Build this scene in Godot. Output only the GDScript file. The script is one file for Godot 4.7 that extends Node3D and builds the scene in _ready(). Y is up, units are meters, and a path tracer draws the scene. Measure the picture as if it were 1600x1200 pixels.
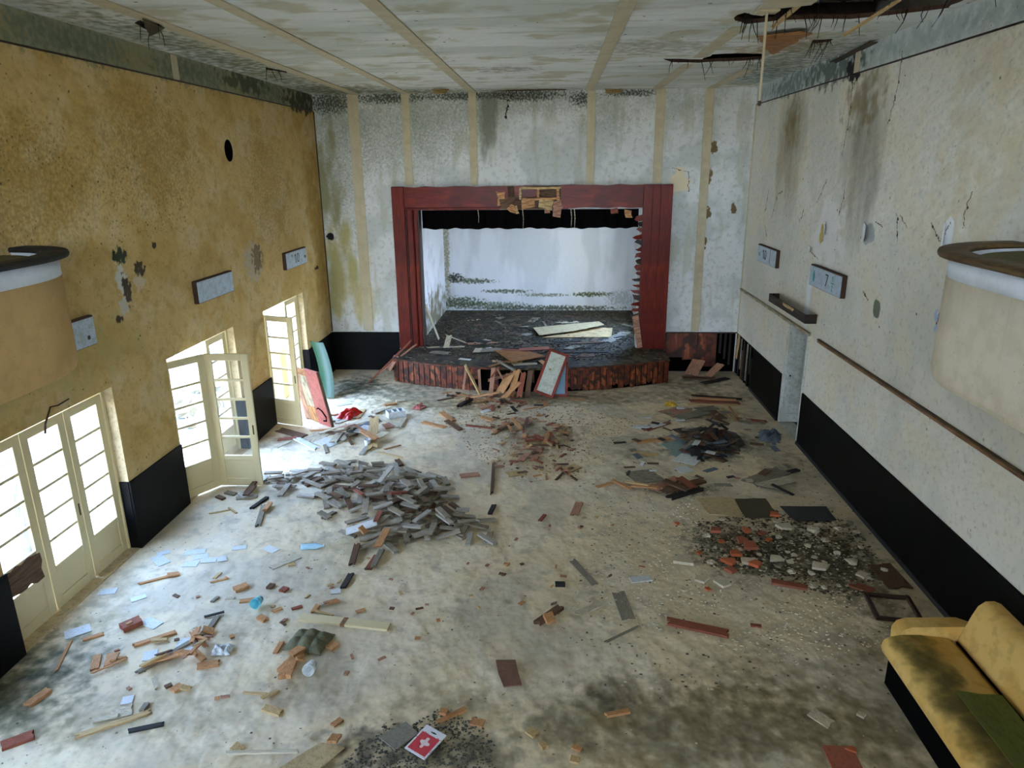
extends Node3D
# A derelict cinema hall seen from its balcony. Units are metres; the hall runs along -z towards the stage.

const XL := -5.72      # inner face of the wall with the glazed doors
const XR := 4.53       # inner face of the opposite wall
const ZB := -17.65     # wall with the stage opening
const ZR := 5.0        # wall behind the balcony
const YC := 6.67       # ceiling
const YF := 6.3        # paint line below the frieze
const STAGE := 0.6     # stage height

var rng := RandomNumberGenerator.new()
var taken := {}
var M := {}
var heights := PackedFloat32Array()
const GX := 360
const GZ := 640
const CELL := 0.03

const PIECES := {
	"tile": [
		[-5.39,-8.33,-5.26,-8.42,.10,.008,"w"], [-5.37,-8.26,-5.15,-8.09,.15,.008,"w"], [-5.02,-8.38,-4.77,-8.45,.12,.008,"w"], [-4.90,-8.10,-4.71,-8.12,.14,.008,"w"],
		[-4.85,-8.25,-4.68,-8.34,.12,.008,"w"], [-4.70,-8.19,-4.51,-8.23,.13,.008,"w"], [-4.49,-8.21,-4.39,-8.27,.14,.008,"w"], [-4.43,-8.52,-4.25,-8.58,.10,.008,"w"],
		[-5.63,-7.41,-5.43,-7.46,.13,.008,"w"], [-5.13,-7.26,-5.00,-7.37,.10,.008,"w"], [-4.75,-6.88,-4.52,-6.78,.14,.008,"w"], [-5.49,-6.56,-5.29,-6.72,.17,.010,"w"],
		[-4.13,-6.43,-3.91,-6.49,.26,.010,"w"], [-4.40,-6.25,-4.27,-6.30,.16,.008,"w"], [-3.98,-8.59,-3.79,-8.48,.12,.008,"w"], [-2.74,-7.55,-2.63,-7.58,.11,.008,"w"],
		[-4.24,-5.59,-4.14,-5.62,.11,.01,"w"],
	],
	"split": [
		[-5.24,-7.60,-4.95,-7.79,.04,.02,"o"], [-4.96,-7.79,-4.83,-7.86,.09,.02,"o"], [-4.34,-7.68,-4.15,-7.79,.03,.015,"o"], [-5.18,-5.96,-5.36,-6.49,.03,.015,"o"],
		[-5.24,-6.49,-5.06,-6.61,.05,.02,"o"], [-4.90,-6.68,-4.75,-6.84,.14,.06,"r"], [-4.79,-6.01,-4.90,-6.24,.08,.025,"o"], [-4.68,-6.07,-4.77,-6.28,.08,.025,"o"],
		[-4.66,-6.13,-4.69,-6.26,.06,.02,"o"], [-4.77,-5.93,-4.53,-6.19,.02,.012,"o"], [-4.61,-6.41,-4.24,-6.68,.06,.025,"o"], [-4.44,-6.47,-4.27,-6.53,.05,.02,"y"],
		[-4.32,-5.98,-3.99,-6.51,.05,.02,"g"], [-4.31,-6.06,-3.97,-6.34,.05,.02,"o"], [-4.28,-6.08,-3.96,-6.23,.04,.02,"o"], [-4.28,-6.00,-4.12,-6.23,.04,.02,"y"],
		[-4.08,-6.68,-3.78,-6.42,.05,.02,"o"], [-4.02,-6.74,-3.96,-6.44,.05,.02,"o"], [-3.90,-6.63,-3.92,-7.01,.06,.02,"g"], [-3.74,-6.11,-3.52,-6.18,.09,.025,"o"],
		[-3.89,-6.36,-3.69,-6.18,.07,.02,"o"], [-3.99,-6.24,-3.81,-6.27,.06,.02,"o"], [-3.79,-6.08,-3.85,-6.52,.04,.02,"o"], [-4.07,-6.96,-3.85,-7.04,.03,.015,"k"],
		[-3.79,-7.29,-3.59,-7.34,.07,.02,"o"], [-3.91,-5.79,-3.86,-5.84,.05,.02,"d"], [-3.81,-5.74,-3.75,-5.83,.09,.025,"o"], [-3.73,-5.77,-3.63,-5.77,.06,.02,"y"],
		[-4.11,-5.93,-3.98,-5.77,.04,.015,"c"], [-3.95,-6.67,-3.82,-6.70,.09,.03,"o"], [-3.75,-6.46,-4.01,-6.56,.03,.012,"o"], [-3.82,-6.24,-3.78,-6.46,.03,.012,"y"],
		[-4.18,-6.12,-4.09,-6.31,.03,.012,"d"], [-4.33,-7.77,-4.31,-7.92,.04,.015,"y"], [-4.12,-7.26,-4.09,-7.38,.04,.02,"g"], [-3.99,-7.35,-3.88,-7.36,.04,.01,"c"],
		[-5.13,-5.47,-5.06,-5.71,.09,.03,"o"], [-5.00,-4.96,-4.79,-5.12,.12,.03,"r"], [-4.40,-5.11,-3.86,-5.46,.06,.02,"y"], [-3.95,-5.20,-3.65,-5.31,.05,.02,"k"],
		[-4.23,-5.39,-4.06,-5.48,.15,.015,"c"], [-4.36,-5.31,-4.14,-5.38,.05,.012,"c"], [-3.95,-5.44,-3.97,-5.57,.05,.02,"g"],
	],
	"fore": [
		[-3.09,-5.76,-2.84,-5.75,.03,.012,"y"], [-2.86,-5.66,-2.74,-5.81,.04,.02,"y"], [-2.80,-5.56,-2.59,-5.49,.08,.025,"y"], [-2.88,-5.07,-2.78,-5.02,.09,.03,"y"],
		[-2.91,-4.97,-2.22,-4.96,.035,.02,"c"], [-1.98,-5.09,-1.97,-5.23,.09,.025,"o"], [-1.08,-5.44,-0.83,-5.64,.05,.025,"o"], [-1.07,-5.56,-1.00,-5.55,.07,.03,"o"],
		[-0.77,-5.48,-0.64,-5.45,.09,.02,"o"], [-2.06,-5.36,-1.99,-5.45,.06,.02,"o"], [0.50,-5.61,0.74,-5.68,.05,.025,"o"], [-0.23,-5.40,-0.15,-5.33,.08,.02,"y"],
		[-0.10,-5.24,-0.06,-5.18,.06,.03,"y"], [0.16,-5.08,0.24,-5.06,.07,.02,"y"], [0.18,-5.22,0.26,-5.18,.05,.02,"o"], [-2.81,-6.06,-2.71,-6.37,.11,.04,"o"],
		[-2.72,-5.92,-2.74,-6.16,.13,.05,"o"], [-2.99,-6.36,-2.99,-6.56,.05,.02,"o"], [-2.44,-6.45,-2.37,-6.55,.11,.03,"o"], [-2.79,-6.29,-2.69,-6.42,.10,.03,"o"],
		[-2.69,-6.17,-2.62,-6.22,.04,.02,"o"], [-2.82,-7.11,-2.81,-7.28,.06,.02,"o"], [-2.78,-7.23,-2.68,-7.32,.06,.02,"c"], [-2.70,-7.24,-2.59,-7.37,.07,.02,"o"],
		[-3.10,-7.16,-2.99,-7.23,.04,.02,"r"], [-2.80,-7.12,-2.56,-7.06,.03,.015,"y"], [-2.32,-7.14,-2.22,-7.20,.05,.015,"o"], [-3.31,-7.10,-3.22,-7.18,.05,.02,"o"],
		[-3.43,-7.00,-3.31,-6.92,.08,.03,"o"], [-3.54,-7.57,-3.52,-7.67,.07,.03,"d"], [-3.95,-7.51,-3.82,-7.63,.11,.04,"o"], [-3.35,-7.51,-3.32,-7.60,.09,.03,"r"],
		[-4.32,-9.15,-4.50,-9.84,.08,.03,"g"], [-4.39,-9.59,-4.40,-9.87,.07,.03,"o"], [-4.65,-9.70,-4.55,-10.11,.06,.03,"k"], [-5.24,-9.53,-4.96,-9.67,.03,.015,"y"],
		[-5.01,-9.71,-4.81,-9.55,.03,.015,"y"], [-2.65,-8.15,-2.70,-8.64,.08,.03,"d"], [-2.41,-8.06,-2.37,-8.43,.09,.02,"r"], [-2.35,-8.10,-2.33,-8.54,.07,.03,"g"],
		[-2.38,-8.48,-2.35,-8.96,.10,.025,"o"], [-3.70,-8.04,-3.41,-8.36,.10,.012,"c"], [-3.50,-8.13,-3.41,-8.16,.06,.02,"y"], [-2.61,-7.61,-2.60,-7.96,.07,.025,"k"],
		[-3.47,-8.56,-3.41,-8.65,.06,.04,"o"],
	],
	"plank": [
		[-4.71,-12.48,-4.56,-13.07,.36,.012,"c"], [-4.51,-12.58,-4.13,-12.40,.34,.012,"w"], [-5.53,-13.15,-4.84,-12.74,.20,.02,"d"], [-5.34,-12.59,-4.96,-12.67,.12,.015,"r"],
		[-4.86,-13.06,-4.39,-13.22,.06,.02,"o"], [-4.52,-13.00,-3.83,-12.88,.12,.02,"d"], [-4.10,-12.50,-3.90,-13.23,.17,.02,"c"], [-4.00,-12.84,-3.66,-13.77,.13,.03,"b"],
		[-4.28,-13.33,-3.86,-13.61,.16,.012,"c"], [-3.76,-12.78,-3.67,-13.24,.30,.01,"w"], [-3.36,-12.10,-3.65,-13.50,.18,.015,"y"], [-3.77,-14.09,-3.06,-13.33,.13,.02,"c"],
		[-3.12,-13.26,-3.11,-13.90,.09,.02,"c"], [-4.13,-13.83,-4.14,-14.45,.13,.02,"y"], [-3.25,-12.05,-2.72,-11.79,.03,.02,"y"], [-3.16,-12.17,-2.89,-12.40,.03,.02,"o"],
		[-4.03,-12.77,-3.80,-12.34,.05,.02,"d"], [-4.33,-12.33,-4.16,-11.95,.06,.02,"g"], [-5.23,-12.20,-5.08,-12.53,.10,.015,"c"], [-3.74,-14.72,-3.50,-14.86,.10,.03,"o"],
		[-3.54,-15.00,-3.34,-15.09,.12,.03,"c"], [-2.71,-13.68,-2.18,-13.36,.12,.025,"o"], [-2.42,-14.29,-2.06,-13.70,.14,.03,"o"], [-2.22,-13.69,-1.86,-13.22,.11,.025,"d"],
		[-1.80,-13.52,-1.23,-13.35,.07,.02,"r"], [-2.09,-14.64,-1.85,-15.18,.09,.05,"k"], [-1.81,-15.27,-1.33,-14.53,.03,.02,"o"], [-1.53,-14.03,-1.25,-13.80,.12,.025,"o"],
		[-1.54,-14.31,-1.39,-14.48,.10,.02,"w"], [-4.75,-14.22,-4.43,-14.11,.14,.012,"w"], [-4.82,-14.69,-4.51,-14.88,.15,.012,"c"], [-4.77,-13.94,-4.45,-13.79,.16,.012,"w"],
		[-2.51,-9.81,-2.29,-10.06,.08,.03,"r"], [-2.53,-9.10,-2.96,-8.97,.20,.012,"w"], [-3.18,-10.27,-2.90,-9.75,.06,.025,"r"], [-2.54,-9.06,-2.57,-9.45,.07,.025,"r"],
		[-2.75,-8.94,-2.64,-8.87,.08,.03,"o"],
	],
	"mid": [
		[-0.61,-11.69,-0.47,-12.08,.13,.02,"p"], [-0.38,-11.72,-0.25,-12.36,.14,.02,"p"], [-0.59,-12.45,-0.33,-12.30,.10,.02,"p"], [-0.99,-10.33,-1.07,-11.67,.05,.03,"d"],
		[-0.80,-11.13,-0.57,-11.22,.20,.01,"y"], [-1.59,-11.02,-1.26,-11.11,.13,.03,"p"], [0.20,-11.33,0.42,-11.55,.20,.01,"y"], [0.03,-10.93,0.22,-11.35,.04,.02,"d"],
		[0.30,-9.68,0.40,-10.13,.12,.02,"p"], [0.10,-11.35,0.38,-10.91,.04,.02,"d"], [-0.56,-12.68,-0.05,-12.79,.06,.03,"r"], [-0.37,-12.85,0.02,-12.53,.06,.03,"r"],
		[-0.63,-12.81,-0.29,-12.99,.05,.03,"p"], [-0.43,-12.36,0.17,-12.47,.04,.02,"d"], [-1.20,-12.99,-0.93,-13.73,.07,.03,"o"], [-1.10,-13.14,-0.80,-13.66,.06,.03,"d"],
		[-0.75,-13.93,-0.50,-13.63,.10,.03,"p"], [-0.87,-13.73,-0.65,-13.29,.07,.03,"o"], [-0.19,-12.36,-0.10,-13.03,.06,.03,"o"], [0.05,-12.93,0.24,-13.39,.05,.03,"y"],
		[-0.60,-13.12,-0.56,-13.94,.05,.03,"d"], [-1.51,-15.76,-0.76,-16.60,.04,.03,"o"], [-1.39,-16.16,-0.90,-15.53,.06,.03,"g"], [-1.24,-15.19,-0.94,-14.89,.06,.03,"d"],
		[-1.60,-15.42,-1.08,-14.88,.05,.02,"p"], [-0.38,-16.45,-0.07,-15.55,.10,.03,"o"], [0.19,-15.51,0.77,-15.39,.04,.03,"d"], [0.34,-15.28,0.69,-15.24,.05,.02,"o"],
		[-0.21,-9.48,-0.13,-9.69,.05,.02,"r"], [-0.92,-9.97,-0.96,-9.66,.07,.03,"k"],
	],
	"right": [
		[3.08,-15.59,4.16,-15.34,.08,.03,"k"], [2.96,-15.21,4.07,-15.06,.14,.03,"r"], [2.88,-14.99,4.01,-14.93,.06,.03,"y"], [3.08,-15.40,3.98,-15.15,.08,.03,"o"],
		[3.43,-14.74,3.40,-14.01,.05,.03,"y"], [3.58,-14.75,3.68,-13.91,.05,.03,"y"], [3.74,-14.84,3.76,-13.95,.05,.03,"o"], [3.25,-14.65,3.43,-13.94,.20,.02,"d"],
		[3.70,-13.98,4.31,-13.89,.10,.02,"r"], [2.32,-14.30,2.85,-14.64,.45,.012,"p"], [2.52,-14.03,3.20,-14.40,.30,.012,"g"], [3.00,-14.40,3.46,-14.66,.25,.012,"g"],
		[1.11,-12.73,1.90,-13.02,.38,.012,"c"], [1.51,-12.64,2.21,-12.86,.13,.03,"o"], [1.78,-13.30,2.33,-13.79,.10,.03,"r"], [1.59,-13.58,1.81,-13.37,.20,.01,"w"],
		[1.89,-13.44,2.17,-13.67,.18,.01,"w"], [2.67,-12.94,3.42,-13.21,.14,.03,"r"], [2.10,-12.38,2.58,-12.64,.50,.012,"t"], [2.15,-12.01,2.57,-12.30,.35,.012,"t"],
		[2.19,-11.96,2.53,-11.74,.40,.01,"w"], [2.17,-11.56,2.27,-11.34,.25,.01,"w"], [1.77,-11.22,1.27,-11.05,.50,.01,"g"], [1.52,-11.87,1.95,-11.41,.10,.02,"c"],
		[1.44,-12.17,1.89,-12.06,.12,.02,"y"], [1.58,-10.57,2.07,-11.08,.16,.03,"p"], [1.72,-10.48,2.47,-10.99,.16,.03,"d"], [1.79,-10.30,2.39,-10.69,.14,.03,"k"],
		[2.06,-11.02,2.24,-10.59,.14,.02,"r"], [1.79,-10.86,2.13,-10.49,.12,.03,"d"], [1.55,-10.71,1.69,-10.48,.10,.03,"p"], [0.69,-10.68,0.97,-10.86,.06,.02,"o"],
		[0.95,-10.93,1.23,-10.63,.06,.02,"o"], [1.24,-10.70,1.65,-10.48,.07,.02,"o"], [1.15,-10.87,1.53,-10.56,.05,.02,"y"], [3.18,-10.91,3.92,-11.48,.32,.015,"g"],
		[3.33,-10.77,3.93,-11.09,.24,.015,"c"], [3.95,-11.35,4.16,-11.49,.10,.02,"k"], [3.28,-10.70,3.71,-10.55,.05,.02,"g"], [3.50,-10.78,3.75,-10.44,.05,.02,"k"],
		[2.71,-7.99,3.12,-7.87,.10,.03,"r"], [1.29,-7.12,1.97,-6.90,.13,.03,"r"], [3.66,-8.00,3.90,-7.83,.13,.02,"r"], [2.45,-5.76,2.59,-5.59,.13,.015,"c"],
		[2.23,-7.09,2.35,-7.07,.05,.02,"r"], [0.24,-8.42,0.52,-7.83,.09,.015,"g"], [0.79,-7.70,0.87,-7.12,.16,.012,"g"], [0.28,-7.21,0.58,-7.45,.10,.02,"c"],
		[-0.19,-6.99,0.10,-7.34,.09,.04,"d"], [-0.07,-7.11,-0.02,-6.99,.11,.05,"o"], [0.02,-7.81,0.15,-7.81,.07,.04,"k"], [0.97,-7.96,1.23,-8.02,.12,.012,"w"],
		[0.57,-6.71,0.99,-7.03,.03,.015,"g"], [2.89,-5.76,2.94,-5.71,.06,.02,"c"], [4.22,-8.48,4.25,-7.89,.30,.02,"d"], [2.41,-5.16,2.67,-5.16,.34,.02,"q"],
	],
}
# outline, raggedness, hanging reeds
const CEILING_HOLES := [
	[[Vector2(2.09, -9.54), Vector2(2.13, -9.25), Vector2(2.4, -9.46), Vector2(2.45, -9.01), Vector2(2.63, -8.8), Vector2(2.62, -7.4), Vector2(4.2, -7.4), Vector2(4.4, -9.23), Vector2(4.2, -9.42), Vector2(3.87, -9.63), Vector2(3.55, -9.79), Vector2(3.24, -9.75), Vector2(2.85, -9.71), Vector2(2.57, -9.79), Vector2(2.34, -9.97)], 0.03, 46],
	[[Vector2(1.72, -12.87), Vector2(1.99, -12.91), Vector2(2.38, -13.03), Vector2(2.47, -12.48), Vector2(2.80, -12.39), Vector2(3.23, -12.52), Vector2(3.44, -13.11), Vector2(3.12, -13.29), Vector2(2.69, -13.31), Vector2(2.40, -13.42), Vector2(1.94, -13.27)], 0.02, 16],
	[[Vector2(-1.65, -17.62), Vector2(-0.97, -17.35), Vector2(0.21, -17.4), Vector2(0.25, -17.6), Vector2(-0.6, -17.63)], 0.02, 14],
	[[Vector2(-4.60, -8.55), Vector2(-4.64, -9.12), Vector2(-5.1, -9.6), Vector2(-4.95, -9.0)], 0.015, 4],
	[[Vector2(-4.95, -12.9), Vector2(-4.8, -13.5), Vector2(-4.86, -13.7), Vector2(-5.05, -13.2)], 0.015, 3],
	[[Vector2(3.6, -11.3), Vector2(3.85, -11.2), Vector2(3.9, -11.5), Vector2(3.7, -11.6)], 0.02, 10],
]
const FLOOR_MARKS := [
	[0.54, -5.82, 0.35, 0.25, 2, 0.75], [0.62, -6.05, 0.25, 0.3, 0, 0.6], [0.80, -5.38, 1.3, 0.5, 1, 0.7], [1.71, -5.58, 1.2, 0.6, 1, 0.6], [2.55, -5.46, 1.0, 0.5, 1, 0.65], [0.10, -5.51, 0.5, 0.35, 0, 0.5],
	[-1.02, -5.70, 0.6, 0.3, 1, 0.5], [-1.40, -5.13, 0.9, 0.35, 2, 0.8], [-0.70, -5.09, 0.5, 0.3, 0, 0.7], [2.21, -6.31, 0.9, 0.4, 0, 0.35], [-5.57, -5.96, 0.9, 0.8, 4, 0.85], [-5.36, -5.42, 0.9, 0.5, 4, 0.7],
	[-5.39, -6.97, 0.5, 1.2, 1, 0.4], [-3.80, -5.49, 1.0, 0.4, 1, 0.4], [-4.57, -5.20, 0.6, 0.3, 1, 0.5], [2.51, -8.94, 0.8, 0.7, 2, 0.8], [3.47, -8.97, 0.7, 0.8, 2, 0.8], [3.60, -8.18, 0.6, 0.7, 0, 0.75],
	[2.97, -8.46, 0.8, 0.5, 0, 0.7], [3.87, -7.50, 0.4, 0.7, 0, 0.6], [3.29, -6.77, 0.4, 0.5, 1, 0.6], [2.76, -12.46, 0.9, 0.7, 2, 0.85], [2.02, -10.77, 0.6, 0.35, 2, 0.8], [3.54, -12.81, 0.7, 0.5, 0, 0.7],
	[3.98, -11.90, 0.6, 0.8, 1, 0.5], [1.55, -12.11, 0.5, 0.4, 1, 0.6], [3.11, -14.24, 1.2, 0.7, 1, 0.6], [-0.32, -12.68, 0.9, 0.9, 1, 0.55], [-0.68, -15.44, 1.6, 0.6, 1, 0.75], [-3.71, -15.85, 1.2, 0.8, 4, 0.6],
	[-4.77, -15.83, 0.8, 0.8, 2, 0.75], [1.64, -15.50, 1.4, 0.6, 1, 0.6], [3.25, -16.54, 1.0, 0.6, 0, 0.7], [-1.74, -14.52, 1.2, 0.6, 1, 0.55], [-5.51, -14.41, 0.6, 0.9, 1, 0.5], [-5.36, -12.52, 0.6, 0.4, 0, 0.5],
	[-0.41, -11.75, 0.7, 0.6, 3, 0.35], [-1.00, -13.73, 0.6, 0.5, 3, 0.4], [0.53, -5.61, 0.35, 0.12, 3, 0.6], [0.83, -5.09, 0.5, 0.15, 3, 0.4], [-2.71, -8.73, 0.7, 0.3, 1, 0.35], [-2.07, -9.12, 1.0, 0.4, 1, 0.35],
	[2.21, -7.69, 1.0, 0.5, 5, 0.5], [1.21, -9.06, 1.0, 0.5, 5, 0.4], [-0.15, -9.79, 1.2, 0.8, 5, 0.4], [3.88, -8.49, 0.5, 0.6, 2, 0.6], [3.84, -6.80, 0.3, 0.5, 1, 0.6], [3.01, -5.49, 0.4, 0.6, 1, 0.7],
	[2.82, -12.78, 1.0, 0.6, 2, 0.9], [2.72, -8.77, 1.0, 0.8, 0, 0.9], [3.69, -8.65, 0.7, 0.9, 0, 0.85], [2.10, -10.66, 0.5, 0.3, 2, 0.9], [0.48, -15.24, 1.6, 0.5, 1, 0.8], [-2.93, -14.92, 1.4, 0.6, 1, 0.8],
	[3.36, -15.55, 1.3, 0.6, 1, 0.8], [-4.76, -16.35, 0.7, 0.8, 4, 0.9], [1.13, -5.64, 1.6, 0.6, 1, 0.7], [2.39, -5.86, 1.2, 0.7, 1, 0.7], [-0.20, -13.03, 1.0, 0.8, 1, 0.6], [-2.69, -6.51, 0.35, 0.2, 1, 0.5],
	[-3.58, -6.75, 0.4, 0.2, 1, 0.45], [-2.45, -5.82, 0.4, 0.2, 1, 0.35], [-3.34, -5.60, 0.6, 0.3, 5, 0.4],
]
# centre, spread, count, direction
const PARQUET := [
	[-4.72, -10.73, 0.22, 0.1, 8, 0.5, "at the heap end by the open door"], [-4.42, -10.79, 0.3, 0.12, 10, 0.5, "at the heap end by the open door"], [-4.00, -10.86, 0.28, 0.14, 14, 0.5, "at the heap end by the open door"], [-3.59, -10.77, 0.25, 0.18, 15, -0.3, "in the middle of the heap"], [-3.38, -11.09, 0.2, 0.24, 16, 0.2, "in the middle of the heap"], [-2.99, -10.54, 0.22, 0.25, 24, 0.3, "in the middle of the heap"], [-2.60, -10.32, 0.22, 0.28, 28, -0.4, "on the outer side of the heap"], [-2.33, -10.42, 0.18, 0.28, 20, 1.0, "on the outer side of the heap"], [-2.38, -9.71, 0.25, 0.25, 20, 0.3, "at the foot of the heap"], [-2.01, -9.27, 0.26, 0.18, 20, 0.3, "at the foot of the heap"], [-1.62, -9.17, 0.24, 0.16, 20, 0.2, "at the heap end furthest from the doors"], [-2.38, -9.26, 0.15, 0.18, 8, 0.9, "at the foot of the heap"], [-3.26, -10.00, 0.2, 0.12, 6, 0.6, "in the middle of the heap"], [-2.03, -9.93, 0.14, 0.25, 10, 1.2, "on the outer side of the heap"], [-4.95, -10.23, 0.2, 0.1, 6, 0.2, "at the heap end by the open door"],
]
const CHIPS := [Vector2(-1.29, -14.12), Vector2(-0.50, -14.55), Vector2(0.31, -13.58), Vector2(0.43, -11.23), Vector2(-0.38, -10.81), Vector2(-1.21, -11.72)]
const CHIPS2 := [Vector2(-4.26, -8.49), Vector2(-1.39, -8.28), Vector2(0.85, -10.26), Vector2(1.18, -8.08), Vector2(-0.73, -6.70), Vector2(-1.03, -5.79), Vector2(-3.84, -5.57), Vector2(-5.10, -5.98)]
const CHIPS3 := [Vector2(-2.51, -14.08), Vector2(-1.57, -15.66), Vector2(0.47, -15.01), Vector2(1.74, -13.81), Vector2(0.42, -11.09), Vector2(-0.38, -10.81), Vector2(-1.32, -11.72)]
const TUMBLE := [Vector2(-5.52, -13.29), Vector2(-4.81, -14.43), Vector2(-3.09, -14.27), Vector2(-2.98, -12.77), Vector2(-3.70, -12.41), Vector2(-4.75, -12.22)]
const SCATTER := [Vector2(1.22, -13.80), Vector2(2.68, -14.85), Vector2(4.24, -14.08), Vector2(4.03, -11.35), Vector2(2.74, -10.80), Vector2(1.23, -11.12)]
const SLATS := [Vector2(2.47, -13.53), Vector2(3.57, -13.42), Vector2(3.58, -12.49), Vector2(3.20, -11.87), Vector2(2.55, -11.68), Vector2(2.16, -12.35)]
const FRONT := [Vector2(-2.49, -15.78), Vector2(-1.59, -15.81), Vector2(-0.24, -15.45), Vector2(-0.09, -14.56), Vector2(-1.47, -14.52), Vector2(-2.54, -15.16)]
const RUBBLE := [Vector2(2.10, -9.57), Vector2(3.24, -10.02), Vector2(4.33, -9.66), Vector2(4.28, -8.28), Vector2(3.55, -7.62), Vector2(2.56, -8.13), Vector2(1.96, -8.34), Vector2(1.93, -9.09)]
const CRUMBS := [Vector2(0.86, -10.49), Vector2(4.14, -11.36), Vector2(4.29, -7.78), Vector2(3.75, -6.90), Vector2(2.57, -6.43), Vector2(0.98, -7.01), Vector2(0.12, -7.21), Vector2(0.57, -8.86)]
const GRAVEL := [Vector2(-1.97, -4.71), Vector2(-1.80, -5.00), Vector2(-1.76, -5.18), Vector2(-1.61, -5.27), Vector2(-1.58, -5.43), Vector2(-1.33, -5.40), Vector2(-1.07, -5.66), Vector2(-0.80, -5.50), Vector2(-0.72, -5.55), Vector2(-0.52, -5.20), Vector2(-0.55, -5.06), Vector2(-0.39, -4.79)]
const BRICKS := [[3.26, -9.76, 0.2], [2.30, -9.25, 0.2], [2.60, -8.98, 0.22], [2.67, -8.82, 0.26], [2.43, -8.63, 0.2], [2.28, -8.40, 0.24], [2.27, -8.20, 0.18], [2.72, -9.27, 0.2], [2.62, -8.36, 0.2], [2.93, -9.22, 0.14], [2.97, -9.04, 0.12], [1.89, -7.79, 0.1], [2.32, -8.96, 0.12], [1.79, -9.46, 0.1], [1.95, -8.64, 0.1], [2.65, -5.28, 0.12]]
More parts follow.
